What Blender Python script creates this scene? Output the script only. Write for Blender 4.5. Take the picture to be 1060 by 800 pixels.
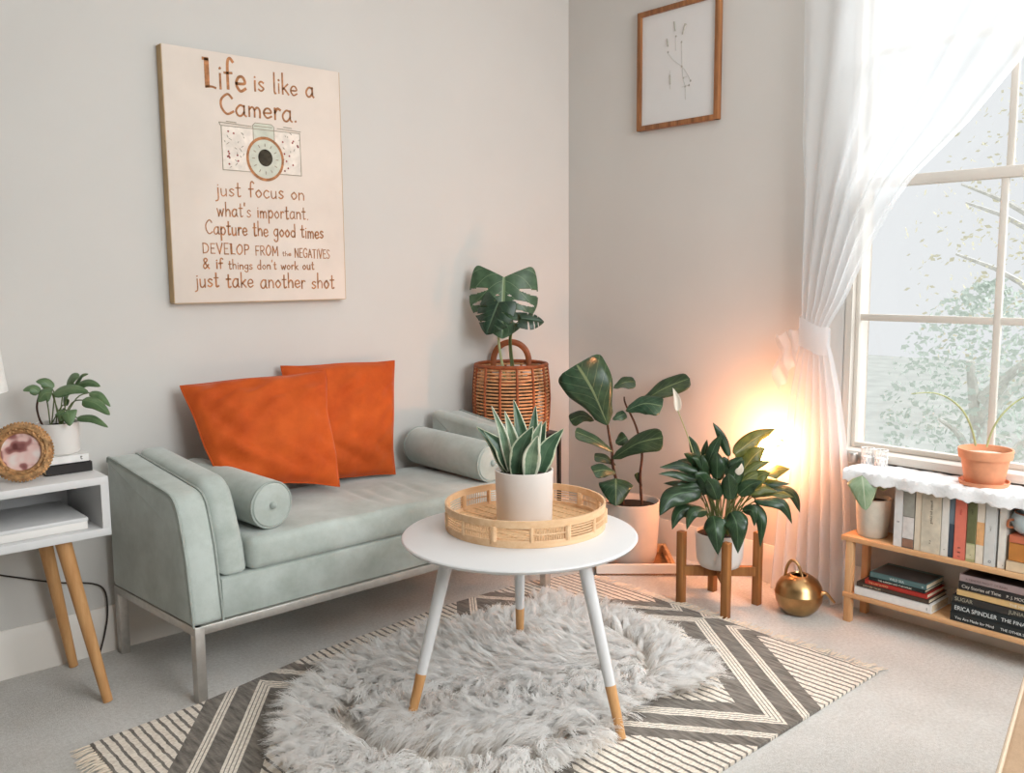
import bpy, bmesh, math, random
import numpy as np
from mathutils import Vector, Matrix
R_ = random.Random(7)
PI = math.pi

# ------------------------------------------------------------------ camera, world, light
for o in list(bpy.data.objects):
    bpy.data.objects.remove(o)
SC = bpy.context.scene
COL = SC.collection
CAM = Vector((-3.0197, -2.9744, 1.2))
FPX = 932.78
YAW, PITCH, ROLL = 0.7295278, 0.1229145, -0.0083836
cy_, sy_, cp_, sp_ = math.cos(YAW), math.sin(YAW), math.cos(PITCH), math.sin(PITCH)
FWD = Vector((sy_*cp_, cy_*cp_, -sp_))
rt = Vector((cy_, -sy_, 0)); up0 = rt.cross(FWD)
RIGHT = rt*math.cos(ROLL) + up0*math.sin(ROLL)
UP = -rt*math.sin(ROLL) + up0*math.cos(ROLL)
cam = bpy.data.cameras.new('camera'); camo = bpy.data.objects.new('camera', cam); COL.objects.link(camo)
cam.sensor_width = 36; cam.lens = 36*FPX/1060; cam.clip_start = .05
m = Matrix((RIGHT, UP, -FWD)).transposed().to_4x4(); m.translation = CAM
camo.matrix_world = m
SC.camera = camo
SC.view_settings.view_transform = 'Standard'
SC.view_settings.look = 'None'
SC.view_settings.gamma = 1
SC.view_settings.use_curve_mapping = False
SC.view_settings.exposure = 0.0

W = bpy.data.worlds.new('sky'); SC.world = W; W.use_nodes = True
bg = W.node_tree.nodes['Background']
bg.inputs[0].default_value = (0.955, 0.985, 1.0, 1); bg.inputs[1].default_value = 0.88

def lamp(name, typ, loc, target, energy, color, **kw):
    l = bpy.data.lights.new(name, typ); l.energy = energy; l.color = color
    for k, v in kw.items(): setattr(l, k, v)
    o = bpy.data.objects.new(name, l); COL.objects.link(o); o.location = loc
    o.rotation_euler = (Vector(target)-Vector(loc)).to_track_quat('-Z', 'Y').to_euler()
    return o
lamp('sun', 'SUN', (4, -3.9, 5.2), (0, -1.85, .9), 5.5, (.93, .975, 1), angle=math.radians(50))
lamp('overhead_fill', 'AREA', (-.9, -2.3, 2.6), (-.9, -2.3, 0), 15, (.93, .975, 1), shape='RECTANGLE', size=2.6, size_y=2.6)  # added overhead fill; the ceiling has no lamp fitting
lamp('rear_fill', 'AREA', (-1.5, -4.1, 2.0), (-1.1, -.3, .7), 86, (.92, .97, 1), shape='RECTANGLE', size=1.6, size_y=1.7)  # added fill from behind the camera; the rear wall has no window

# ------------------------------------------------------------------ helpers
def ray(px, py):
    return RIGHT*((px-530)/FPX) - UP*((py-400)/FPX) + FWD
HF = Vector((sy_, cy_, 0))
HR = Vector((cy_, -sy_, 0))
def at(px, py, x=None, y=None, z=None, o=None, d=0.0):
    """the world point seen at a pixel, on a plane of the room or at the depth of point o"""
    r = ray(px, py)
    if x is not None: t = (x-CAM.x)/r.x
    elif y is not None: t = (y-CAM.y)/r.y
    elif z is not None: t = (z-CAM.z)/r.z
    else: t = ((Vector(o)-CAM).dot(HF)+d)/r.dot(HF)
    return CAM + r*t

def tag(o, label=None, cat=None, group=None, kind=None):
    if label: o['label'] = label
    if cat: o['category'] = cat
    if group: o['group'] = group
    if kind: o['kind'] = kind
    return o
def thing(name, loc, label, cat, group=None):
    o = bpy.data.objects.new(name, None); COL.objects.link(o); o.location = loc
    o.empty_display_size = .05
    return tag(o, label, cat, group)
def wloc(o):
    v = Vector(o.location)
    while o.parent: o = o.parent; v += Vector(o.location)
    return v

class MB:
    def __init__(s): s.v = []; s.f = []; s.uv = None
    def add(s, verts, faces, uvs=None):
        n = len(s.v); s.v += [tuple(p) for p in verts]; s.f += [tuple(i+n for i in f) for f in faces]
        if uvs is not None:
            if s.uv is None: s.uv = [(0, 0)]*n
            s.uv += list(uvs)
        elif s.uv is not None: s.uv += [(0, 0)]*len(verts)
        return s
    def bm(s, b, mat=None):
        b.verts.index_update()
        vs = [v.co.copy() for v in b.verts]
        if mat: vs = [mat @ v for v in vs]
        s.add(vs, [[v.index for v in f.verts] for f in b.faces]); b.free(); return s
    def box(s, x0, x1, y0, y1, z0, z1, bev=0, seg=2, mat=None):
        b = bmesh.new(); bmesh.ops.create_cube(b, size=1)
        for v in b.verts:
            v.co = Vector(((x0+x1)/2+v.co.x*(x1-x0), (y0+y1)/2+v.co.y*(y1-y0), (z0+z1)/2+v.co.z*(z1-z0)))
        if bev: bmesh.ops.bevel(b, geom=b.edges[:], offset=bev, segments=seg, profile=.5, affect='EDGES')
        return s.bm(b, mat)
    def prism(s, poly, axis, a, c, bev=0, seg=3):
        """polygon in the two other axes extruded along axis from a to c"""
        b = bmesh.new()
        def P(p, w): return {'x': (w, p[0], p[1]), 'y': (p[0], w, p[1]), 'z': (p[0], p[1], w)}[axis]
        l = [b.verts.new(P(p, a)) for p in poly]; h = [b.verts.new(P(p, c)) for p in poly]
        n = len(poly); b.faces.new(l[::-1]); b.faces.new(h)
        for i in range(n): b.faces.new((l[i], l[(i+1) % n], h[(i+1) % n], h[i]))
        bmesh.ops.recalc_face_normals(b, faces=b.faces[:])
        if bev:
            bmesh.ops.bevel(b, geom=[e for e in b.edges if e.calc_face_angle(0) > .5], offset=bev, segments=seg, profile=.5, affect='EDGES')
        return s.bm(b)
    def lathe(s, prof, c, n=40, mat=None, close=True):
        vs = []; fs = []; k = len(prof)
        for i in range(n):
            a = 2*PI*i/n
            for r, z in prof:
                p = Vector((r*math.cos(a), r*math.sin(a), z))
                if mat: p = mat @ p
                vs.append(p+Vector(c))
        for i in range(n):
            j = (i+1) % n
            for q in range(k-1): fs.append((i*k+q, j*k+q, j*k+q+1, i*k+q+1))
        if close:
            if prof[0][0] > 1e-6: fs.append([i*k for i in range(n)][::-1])
            if prof[-1][0] > 1e-6: fs.append([i*k+k-1 for i in range(n)])
        return s.add(vs, fs)
    def tube(s, pts, r, n=8, smooth=0, flat=None):
        pts = [Vector(p) for p in pts]
        if smooth: pts = crom(pts, smooth)
        k = len(pts)
        rs = r if isinstance(r, (list, tuple)) else [r]
        def rad(i):
            t = i/(k-1)*(len(rs)-1); a = int(min(t, len(rs)-2)) if len(rs) > 1 else 0
            return rs[0] if len(rs) == 1 else rs[a]+(rs[a+1]-rs[a])*(t-a)
        vs = []; fs = []; nrm = None
        for i, p in enumerate(pts):
            t = (pts[min(i+1, k-1)]-pts[max(i-1, 0)]).normalized()
            if nrm is None:
                nrm = t.orthogonal().normalized() if flat is None else Vector(flat)
            nrm = (nrm-t*nrm.dot(t)).normalized(); b = t.cross(nrm)
            for j in range(n):
                a = 2*PI*j/n; q = rad(i)
                vs.append(p+nrm*(math.cos(a)*q*(1 if flat is None else .35))+b*(math.sin(a)*q))
        for i in range(k-1):
            for j in range(n):
                fs.append((i*n+j, i*n+(j+1) % n, (i+1)*n+(j+1) % n, (i+1)*n+j))
        fs.append(list(range(n))[::-1]); fs.append([(k-1)*n+j for j in range(n)])
        return s.add(vs, fs)
    def sphere(s, c, r, nu=20, nv=12, sc=(1, 1, 1)):
        pr = [(r*math.sin(PI*i/nv), -r*math.cos(PI*i/nv)) for i in range(nv+1)]
        pr[0] = (0.0002, pr[0][1]); pr[-1] = (0.0002, pr[-1][1])
        return s.lathe(pr, c, nu, Matrix.Diagonal((*sc, 1)))
    def grid(s, fn, nu, nv, closed_u=False):
        vs = []; uv = []
        for i in range(nu+1):
            for j in range(nv+1):
                vs.append(fn(i/nu, j/nv)); uv.append((i/nu, j/nv))
        fs = [(i*(nv+1)+j, (i+1)*(nv+1)+j, (i+1)*(nv+1)+j+1, i*(nv+1)+j+1) for i in range(nu) for j in range(nv)]
        return s.add(vs, fs, uv)
    def build(s, name, mat, parent=None, smooth=True, label=None, angle=40, xf=None):
        me = bpy.data.meshes.new(name)
        off = wloc(parent) if parent else Vector((0, 0, 0))
        vs = [Vector(v) for v in s.v]
        if xf: vs = [xf(v) for v in vs]
        me.from_pydata([tuple(v-off) for v in vs], [], s.f)
        if s.uv is not None:
            l = me.uv_layers.new(name='UVMap')
            idx = np.empty(len(me.loops), dtype=np.int32); me.loops.foreach_get('vertex_index', idx)
            l.data.foreach_set('uv', np.array(s.uv, dtype=np.float32)[idx].ravel())
        me.materials.append(mat)
        if smooth:
            me.shade_smooth()
            b = bmesh.new(); b.from_mesh(me)
            for e in b.edges:
                e.smooth = e.calc_face_angle(0) < math.radians(angle)
            b.to_mesh(me); b.free()
        me.update()
        o = bpy.data.objects.new(name, me); COL.objects.link(o)
        if parent: o.parent = parent
        if label: o['label'] = label
        return o

def crom(pts, n=6):
    pts = [Vector(p) for p in pts]; out = []
    for i in range(len(pts)-1):
        p0 = pts[max(i-1, 0)]; p1 = pts[i]; p2 = pts[i+1]; p3 = pts[min(i+2, len(pts)-1)]
        for k in range(n):
            t = k/n
            out.append(.5*((2*p1)+(p2-p0)*t+(2*p0-5*p1+4*p2-p3)*t*t+(3*p1-p0-3*p2+p3)*t**3))
    out.append(pts[-1]); return out

def copy_tree(o, parent=None):
    c = o.copy(); COL.objects.link(c); c.parent = parent
    for ch in [q for q in bpy.data.objects if q.parent is o]: copy_tree(ch, c)
    return c

# ------------------------------------------------------------------ materials
def lin(c):
    return tuple(((x/255)/12.92 if x/255 <= .04045 else ((x/255+.055)/1.055)**2.4) for x in c)+(1,)
class N:
    """small node-graph helper"""
    def __init__(s, name):
        s.m = bpy.data.materials.new(name); s.m.use_nodes = True; s.t = s.m.node_tree; s.n = s.t.nodes
        s.b = s.n['Principled BSDF']; s.out = s.n['Material Output']
    def new(s, t, **k):
        n = s.n.new(t)
        for a, v in k.items(): setattr(n, a, v)
        return n
    def set(s, sock, v):
        if hasattr(v, 'is_output') or isinstance(v, bpy.types.NodeSocket): s.t.links.new(v, sock)
        else: sock.default_value = v
    def math(s, op, a, b=0.0, c=0.0, clamp=False):
        n = s.new('ShaderNodeMath', operation=op, use_clamp=clamp)
        s.set(n.inputs[0], a); s.set(n.inputs[1], b); s.set(n.inputs[2], c); return n.outputs[0]
    def coord(s, which='Object', scale=(1, 1, 1), rot=(0, 0, 0)):
        c = s.new('ShaderNodeTexCoord'); mp = s.new('ShaderNodeMapping')
        mp.inputs['Scale'].default_value = scale; mp.inputs['Rotation'].default_value = rot
        s.t.links.new(c.outputs[which], mp.inputs[0]); return mp.outputs[0]
    def noise(s, co, scale, detail=4, rough=.55, out='Fac'):
        n = s.new('ShaderNodeTexNoise'); s.t.links.new(co, n.inputs['Vector'])
        n.inputs['Scale'].default_value = scale; n.inputs['Detail'].default_value = detail; n.inputs['Roughness'].default_value = rough
        return n.outputs[out]
    def ramp(s, f, stops):
        r = s.new('ShaderNodeValToRGB'); s.set(r.inputs[0], f); e = r.color_ramp.elements
        while len(e) < len(stops): e.new(.5)
        for q, (p, c) in zip(e, stops): q.position = p; q.color = c
        return r.outputs[0]
    def mix(s, f, a, b):
        n = s.new('ShaderNodeMix', data_type='RGBA'); s.set(n.inputs[0], f); s.set(n.inputs[6], a); s.set(n.inputs[7], b); return n.outputs[2]
    def bump(s, h, strength, dist=.01):
        n = s.new('ShaderNodeBump'); n.inputs['Strength'].default_value = strength; n.inputs['Distance'].default_value = dist
        s.t.links.new(h, n.inputs['Height']); s.t.links.new(n.outputs[0], s.b.inputs['Normal'])
    def fin(s, col=None, rough=.6, metal=0, spec=.5, sheen=0):
        if col is not None: s.set(s.b.inputs['Base Color'], col)
        s.set(s.b.inputs['Roughness'], rough); s.b.inputs['Metallic'].default_value = metal
        s.b.inputs['Specular IOR Level'].default_value = spec
        if sheen:
            s.b.inputs['Sheen Weight'].default_value = sheen; s.b.inputs['Sheen Roughness'].default_value = .4
        return s.m

def plain(name, c, rough=.6, var=.06, scale=12, bump=0, bscale=200, metal=0, spec=.4, sheen=0):
    g = N(name); co = g.coord(); a = lin(c); nz = g.noise(co, scale)
    lo = tuple(x*(1-var*2) for x in a[:3])+(1,); hi = tuple(min(1, x*(1+var)) for x in a[:3])+(1,)
    if bump: g.bump(g.noise(co, bscale, 2), bump, .002)
    return g.fin(g.ramp(nz, [(.3, lo), (.7, hi)]), rough, metal, spec, sheen)
def wood(name, c, dark, axis=0, rough=.5, scale=1.0):
    g = N(name); s = [22*scale]*3; s[axis] = 1.6*scale
    co = g.coord('Object', tuple(s)); n1 = g.noise(co, 2.2, 6, .6); n2 = g.noise(g.coord('Object', (3, 3, 3)), 2)
    col = g.mix(g.math('MULTIPLY', n2, .35), g.ramp(n1, [(.3, lin(dark)), (.62, lin(c))]), lin(dark))
    g.bump(n1, .15, .002)
    return g.fin(col, rough, 0, .35)
def fabric(name, c, c2, rough=.85, sheen=.5, weave=700, b=.25, scale=9):
    g = N(name); co = g.coord(); big = g.noise(co, scale, 5, .65); fine = g.noise(co, weave, 2)
    f = g.math('ADD', g.math('MULTIPLY', big, .75), g.math('MULTIPLY', fine, .25))
    g.bump(fine, b, .0015)
    return g.fin(g.ramp(f, [(.35, lin(c2)), (.62, lin(c))]), rough, 0, .2, sheen)
def leafmat(name, c, c2, vein, edge=None, rough=.4, nveins=9, trans=.12, veinw=.1, slant=.35, edgew=.82):
    """uv.x runs across the blade, uv.y along it"""
    g = N(name); uvn = g.new('ShaderNodeUVMap'); sep = g.new('ShaderNodeSeparateXYZ'); g.t.links.new(uvn.outputs[0], sep.inputs[0])
    s = g.math('ABSOLUTE', g.math('SUBTRACT', g.math('MULTIPLY', sep.outputs[0], 2), 1)); t = sep.outputs[1]
    nz = g.noise(g.coord(), 30, 4)
    base = g.ramp(nz, [(.3, lin(c2)), (.7, lin(c))])
    mid = g.math('LESS_THAN', s, .05)
    ph = g.math('FRACT', g.math('MULTIPLY', g.math('SUBTRACT', t, g.math('MULTIPLY', s, slant)), nveins))
    vv = g.math('MULTIPLY', g.math('LESS_THAN', ph, veinw), .55)
    col = g.mix(g.math('MAXIMUM', mid, vv), base, lin(vein))
    if edge: 
        e = g.math('GREATER_THAN', g.math('ADD', s, g.math('MULTIPLY', g.math('SUBTRACT', nz, .5), .35)), edgew)
        col = g.mix(e, col, lin(edge))
    hgt = g.math('SUBTRACT', g.math('MULTIPLY', nz, .3), g.math('MAXIMUM', mid, vv)); g.bump(hgt, .3, .002)
    m = g.fin(col, rough, 0, .5)
    tr = g.new('ShaderNodeBsdfTranslucent'); g.t.links.new(col, tr.inputs[0]); mx = g.new('ShaderNodeMixShader'); mx.inputs[0].default_value = trans
    g.t.links.new(g.b.outputs[0], mx.inputs[1]); g.t.links.new(tr.outputs[0], mx.inputs[2]); g.t.links.new(mx.outputs[0], g.out.inputs[0])
    return m

M = {}
M['wall'] = plain('wall_paint', (214, 211, 206), .9, .012, 3, .05, 260, spec=.15)
M['low_bounce'] = plain('low_bounce_paint', (112, 104, 96), .9, .012, 3, spec=.1)  # unseen end wall darkened to cut bounce light from the left
M['ceiling'] = plain('ceiling_paint', (240, 238, 234), .9, .01, 3, spec=.1)
M['trim'] = plain('trim_paint', (236, 230, 222), .45, .01, 5)
M['whitepaint'] = plain('white_lacquer', (217, 216, 215), .35, .008, 6)
M['white_sash'] = plain('sash_paint', (214, 206, 196), .5, .02, 6)
M['canvas'] = plain('canvas_cloth', (234, 221, 209), .9, .035, 5, .25, 900, spec=.1)
M['canvas_side'] = plain('canvas_edge', (205, 176, 138), .9, .06, 14, .2, 600, spec=.1)
M['ink'] = plain('brown_ink', (190, 134, 94), .9, .2, 60, spec=.1)
M['ink_gray'] = plain('grey_ink', (168, 156, 136), .9, .1, 60, spec=.1)
M['ink_light'] = plain('pale_wash', (243, 232, 220), .9, .08, 40, spec=.1)
M['ink_mint'] = plain('mint_wash', (214, 215, 200), .9, .06, 40, spec=.1)
M['ink_dark'] = plain('dark_ink', (74, 68, 58), .9, .2, 60, spec=.1)
M['ink_red'] = plain('red_ink', (160, 88, 82), .9, .2, 60, spec=.1)
M['ink_faint'] = plain('faint_pencil', (204, 202, 197), .9, .05, 60, spec=.1)
M['bud_ink'] = plain('bud_ink', (182, 178, 168), .9, .05, 60, spec=.1)
M['paper'] = plain('art_paper', (226, 224, 222), .8, .01, 8, spec=.2)
M['walnut'] = wood('frame_wood', (176, 120, 76), (104, 64, 36), 2, .5)
M['oak'] = wood('leg_wood', (214, 165, 112), (188, 134, 82), 2, .5)
M['pine'] = wood('pine_board', (226, 184, 138), (205, 152, 104), 1, .55)
M['pine_leg'] = wood('pine_post', (226, 184, 138), (205, 152, 104), 2, .55)
M['stand_wood'] = wood('stand_wood', (178, 122, 70), (132, 82, 42), 2, .5)
M['bamboo'] = wood('bamboo', (234, 198, 158), (218, 174, 130), 0, .45)
M['cane'] = plain('cane_weave', (226, 184, 138), .6, .14, 90)
M['wicker'] = plain('wicker_cane', (224, 164, 114), .55, .2, 40)
M['wicker_dark'] = plain('wicker_post', (160, 84, 46), .55, .2, 40)
M['sofa'] = fabric('sage_velvet', (193, 201, 195), (164, 172, 164), .8, .55, 800, .2, 7)
M['sofa_seam'] = fabric('sage_piping', (176, 183, 176), (154, 161, 154), .85, .3, 900, .2, 20)
M['velvet'] = fabric('rust_velvet', (208, 94, 32), (184, 72, 20), .7, .28, 800, .2, 6)
M['steel'] = plain('brushed_steel', (200, 196, 190), .38, .05, 60, metal=.75)
M['brass'] = plain('aged_brass', (186, 150, 104), .28, .14, 18, metal=1)
M['gold'] = plain('antique_gold', (206, 160, 112), .42, .3, 70, .5, 160, metal=.5)
M['ceramic'] = plain('white_ceramic', (236, 232, 227), .4, .015, 10)
M['ceramic_rib'] = plain('pinkish_white_ceramic', (224, 216, 209), .55, .02, 10)
M['ceramic_grey'] = plain('stoneware', (206, 200, 186), .6, .06, 30)
M['terracotta'] = plain('terracotta', (222, 152, 114), .75, .08, 20)
M['soil'] = plain('soil', (52, 38, 28), .95, .4, 120, .8, 120)
M['pebble'] = plain('pale_gravel', (212, 190, 170), .9, .25, 160, .8, 160)
M['stem_green'] = plain('green_stem', (104, 118, 70), .5, .15, 40)
M['stem_pale'] = plain('pale_stem', (176, 178, 128), .5, .1, 40)
M['stem_brown'] = plain('woody_stem', (78, 52, 40), .7, .25, 60)
M['leather'] = plain('handle_leather', (156, 88, 50), .5, .15, 40)
M['black_metal'] = plain('black_metal', (34, 30, 28), .45, .1, 20)
M['linen_shade'] = plain('lamp_shade_linen', (240, 238, 234), .9, .02, 80, .2, 500)
M['lm_monstera'] = leafmat('monstera_leaf', (88, 118, 86), (58, 86, 60), (140, 164, 124), None, .35, 7, .15, .05)
M['lm_monstera_dark'] = leafmat('young_monstera_leaf', (46, 74, 52), (28, 50, 36), (84, 110, 80), None, .35, 7, .1, .05)
M['lm_fig'] = leafmat('fig_leaf', (58, 92, 66), (34, 62, 44), (116, 140, 104), None, .3, 6, .1, .06)
M['lm_fig_dark'] = leafmat('dark_fig_leaf', (56, 80, 50), (36, 56, 36), (104, 124, 84), None, .35, 6, .12, .06)
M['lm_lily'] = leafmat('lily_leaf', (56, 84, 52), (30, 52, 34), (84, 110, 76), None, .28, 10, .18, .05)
M['lm_lily_backlit'] = leafmat('backlit_lily_leaf', (120, 128, 62), (84, 96, 44), (150, 150, 90), None, .35, 10, .3, .05)  # backlight put into the colour: yellower copy for leaves on the bright side
M['lm_pothos'] = leafmat('pothos_leaf', (122, 150, 104), (92, 122, 82), (130, 152, 108), None, .35, 6, .2, .04)
M['lm_pothos_pale'] = leafmat('variegated_pothos_leaf', (172, 190, 158), (142, 168, 132), (196, 208, 180), (206, 214, 170), .35, 6, .25, .05, .35, .95)
M['lm_snake'] = leafmat('snake_leaf', (86, 116, 88), (52, 82, 60), (92, 122, 92), (206, 214, 184), .35, 0, .1, 0, .35, .86)
M['lm_snake_pale'] = leafmat('pale_snake_leaf', (150, 172, 140), (96, 126, 100), (140, 164, 134), (226, 228, 206), .35, 0, .15, 0, .35, .7)
M['spathe'] = plain('white_spathe', (240, 230, 214), .5, .03, 20)
M['pages'] = plain('book_pages', (226, 208, 180), .9, .08, 200)
M['fleece'] = plain('white_runner', (246, 246, 246), .95, .02, 60, .8, 160, spec=.1)
M['hide'] = plain('hide', (236, 230, 224), .95, .05, 30, spec=.1)
M['beige'] = fabric('beige_upholstery', (184, 154, 124), (166, 136, 106), .85, .2, 500, .3, 12)
M['beige_piping'] = plain('pale_piping', (205, 184, 160), .8, .03, 80)
M['cream_cord'] = plain('fringe_cotton', (232, 216, 196), .9, .08, 60)
M['cord'] = plain('black_cord', (58, 50, 44), .6, .1, 60)

def carpet():
    g = N('carpet'); co = g.coord()
    f = g.math('ADD', g.math('MULTIPLY', g.noise(co, 95, 4, .75), .65), g.math('MULTIPLY', g.noise(co, 5, 4), .35))
    g.bump(g.noise(co, 260, 3, .7), .9, .006)
    return g.fin(g.ramp(f, [(.36, lin((204, 199, 191))), (.62, lin((233, 230, 225)))]), .95, 0, .1, .2)
M['carpet'] = carpet()

def rugmat():
    g = N('kilim_weave'); uvn = g.new('ShaderNodeUVMap'); sep = g.new('ShaderNodeSeparateXYZ'); g.t.links.new(uvn.outputs[0], sep.inputs[0])
    co = g.coord('UV')
    wob = g.math('MULTIPLY', g.math('SUBTRACT', g.noise(co, 30, 3), .5), .012)
    X = g.math('ADD', sep.outputs[0], wob); Y = g.math('ADD', sep.outputs[1], wob)
    u = g.math('DIVIDE', g.math('PINGPONG', g.math('ADD', X, 0.97), .455), .455)
    v = g.math('DIVIDE', g.math('ABSOLUTE', g.math('ADD', Y, 1.165)), .605)
    d = g.math('ADD', u, v)
    def band(a, b): return g.math('MULTIPLY', g.math('GREATER_THAN', d, a), g.math('LESS_THAN', d, b))
    def lines(val, n, gap): return g.math('GREATER_THAN', g.math('FRACT', g.math('MULTIPLY', val, n)), gap)
    b1 = g.math('MULTIPLY', band(.88, 1.0), lines(g.math('SUBTRACT', d, .88), 33.4, .26))
    b2 = g.math('MULTIPLY', band(1.14, 1.222), lines(g.math('SUBTRACT', d, 1.14), 36.6, .26))
    fld = g.math('MULTIPLY', g.math('MAXIMUM', g.math('LESS_THAN', d, .73), g.math('GREATER_THAN', d, 1.35)), lines(X, 40, .32))
    wht = g.math('MAXIMUM', g.math('MAXIMUM', b1, b2), fld)
    edge = g.math('MULTIPLY', g.math('GREATER_THAN', g.math('ABSOLUTE', g.math('ADD', X, 1.43)), .945), 1.0)
    wht = g.math('MULTIPLY', wht, g.math('SUBTRACT', 1, edge))
    # knots along each cord, so that the lines read as looped wool
    kn = g.noise(g.coord('UV', (60, 160, 1)), 1, 2)
    tw = g.noise(g.coord('UV', (90, 14, 1)), 1, 3)
    dark = g.ramp(tw, [(.3, lin((80, 73, 66))), (.7, lin((142, 134, 124)))])
    lite = g.ramp(kn, [(.3, lin((208, 194, 178))), (.6, lin((240, 230, 216)))])
    col = g.mix(wht, dark, lite)
    g.bump(g.math('ADD', g.math('MULTIPLY', wht, 1.0), g.math('MULTIPLY', kn, .5)), .7, .004)
    return g.fin(col, .9, 0, .15, .35)
M['rug'] = rugmat()

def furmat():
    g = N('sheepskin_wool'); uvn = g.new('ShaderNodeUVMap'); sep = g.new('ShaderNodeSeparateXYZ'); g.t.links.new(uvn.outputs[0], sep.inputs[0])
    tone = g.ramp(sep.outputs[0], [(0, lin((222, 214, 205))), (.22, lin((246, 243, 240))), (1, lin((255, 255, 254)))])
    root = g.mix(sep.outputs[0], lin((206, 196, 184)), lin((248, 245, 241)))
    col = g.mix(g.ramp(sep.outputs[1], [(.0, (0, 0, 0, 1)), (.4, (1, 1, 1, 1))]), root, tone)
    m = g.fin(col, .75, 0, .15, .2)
    tr = g.new('ShaderNodeBsdfTranslucent'); g.t.links.new(col, tr.inputs[0]); mx = g.new('ShaderNodeMixShader'); mx.inputs[0].default_value = .62
    g.t.links.new(g.b.outputs[0], mx.inputs[1]); g.t.links.new(tr.outputs[0], mx.inputs[2]); g.t.links.new(mx.outputs[0], g.out.inputs[0])
    return m
M['fur'] = furmat()

def sheer():
    g = N('sheer_voile'); g.fin(lin((242, 242, 242)), .8, 0, .1)
    tr = g.new('ShaderNodeBsdfTranslucent'); tr.inputs[0].default_value = lin((238, 240, 242))
    tp = g.new('ShaderNodeBsdfTransparent'); m1 = g.new('ShaderNodeMixShader'); m2 = g.new('ShaderNodeMixShader')
    m1.inputs[0].default_value = .66; m2.inputs[0].default_value = .38
    g.t.links.new(g.b.outputs[0], m1.inputs[1]); g.t.links.new(tr.outputs[0], m1.inputs[2])
    g.t.links.new(m1.outputs[0], m2.inputs[1]); g.t.links.new(tp.outputs[0], m2.inputs[2]); g.t.links.new(m2.outputs[0], g.out.inputs[0])
    return g.m
M['sheer'] = sheer()
def glass():
    g = N('window_glass'); gl = g.new('ShaderNodeBsdfGlossy'); gl.inputs['Roughness'].default_value = .02
    tp = g.new('ShaderNodeBsdfTransparent'); mx = g.new('ShaderNodeMixShader'); mx.inputs[0].default_value = .02
    g.t.links.new(tp.outputs[0], mx.inputs[1]); g.t.links.new(gl.outputs[0], mx.inputs[2]); g.t.links.new(mx.outputs[0], g.out.inputs[0])
    return g.m
M['glass'] = glass()
def glow(name, c, s):
    g = N(name); g.fin(c, .4); g.b.inputs['Emission Color'].default_value = c; g.b.inputs['Emission Strength'].default_value = s; return g.m
M['globe'] = glow('lit_globe', (1.0, .39, .18, 1), 108)

# ------------------------------------------------------------------ room
def struct(name, mb, mat, parent=None, **k):
    o = mb.build(name, mat, parent, **k)
    if parent is None: tag(o, kind='structure')
    return o
WT = .14                                   # wall thickness
WY0, WY1, WZ0, WZ1 = -1.375, -2.36, .575, 2.43     # window opening
struct('floor', MB().box(-5.2, WT, -4.6, WT, -.1, 0), M['carpet'], smooth=False)
struct('ceiling', MB().box(-5.2, WT, -4.6, WT, 2.62, 2.72), M['ceiling'], smooth=False)
struct('wall_end', MB().box(-4.6, -4.46, -4.6, 0, 0, 2.62), M['low_bounce'], smooth=False)
struct('wall_rear', MB().box(-4.6, .14, -4.74, -4.6, 0, 2.62), M['wall'], smooth=False)
struct('wall_left', MB().box(-5.2, 0, 0, WT, 0, 2.62), M['wall'], smooth=False)
w = MB().box(0, WT, WY0, WT, 0, 2.62).box(0, WT, -4.6, WY1, 0, 2.62).box(0, WT, WY1, WY0, 0, WZ0-.02).box(0, WT, WY1, WY0, WZ1, 2.62)
struct('wall_right', w, M['wall'], smooth=False)
bprof = [(0, 0), (-.016, 0), (-.016, .118), (-.011, .132), (-.006, .148), (0, .148)]
struct('baseboard_left', MB().prism([(a, b) for a, b in bprof], 'x', -5.2, 0), M['trim'])
struct('baseboard_right', MB().prism(bprof, 'y', -4.6, 0), M['trim'])

# window: double-hung, panes in a two by two grid in each sash
win = bpy.data.objects.new('window_1', None); COL.objects.link(win); win.location = (.05, (WY0+WY1)/2, WZ0); tag(win, 'white double-hung window with grid panes behind the sheer curtain', 'window', None, 'structure')
MB().box(.0, .13, WY0-.001, WY0-.022, WZ0, WZ1, .003).box(.0, .13, WY1+.001, WY1+.022, WZ0, WZ1, .003).box(.0, .13, WY1, WY0, WZ1-.03, WZ1, .003).build('window_frame', M['white_sash'], win)
MB().box(-.035, .13, WY1-.05, WY0+.05, WZ0-.03, WZ0, .005).build('window_sill', M['white_sash'], win)
def sash(name, x0, x1, z0, z1, bot, top):
    s = MB(); a, b = WY0-.022, WY1+.022
    s.box(x0, x1, a-.016, a, z0, z1, .003); s.box(x0, x1, b, b+.016, z0, z1, .003)
    s.box(x0+.0008, x1-.0008, b+.002, a-.002, z0+.0006, z0+bot, .003); s.box(x0+.0008, x1-.0008, b+.002, a-.002, z1-top, z1-.0006, .003)
    ym = (a+b)/2; zm = (z0+bot+z1-top)/2
    s.box(x0+.006, x1-.006, ym-.011, ym+.011, z0+.004, z1-.004, .003); s.box(x0+.0075, x1-.0075, b+.004, a-.004, zm-.012, zm+.012, .003)
    o = s.build(name, M['white_sash'], win)
    xm = (x0+x1)/2
    for yy in ((ym+.01, a-.01), (b+.01, ym-.01)):
        for zz in ((z0+bot-.004, zm-.01), (zm+.01, z1-top+.004)):
            MB().box(xm-.002, xm+.002, yy[0], yy[1], zz[0], zz[1]).build('pane', M['glass'], o, smooth=False)
sash('lower_sash', .03, .058, WZ0, 1.525, .02, .036)
sash('upper_sash', .062, .09, 1.49, WZ1-.03, .036, .03)

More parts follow.
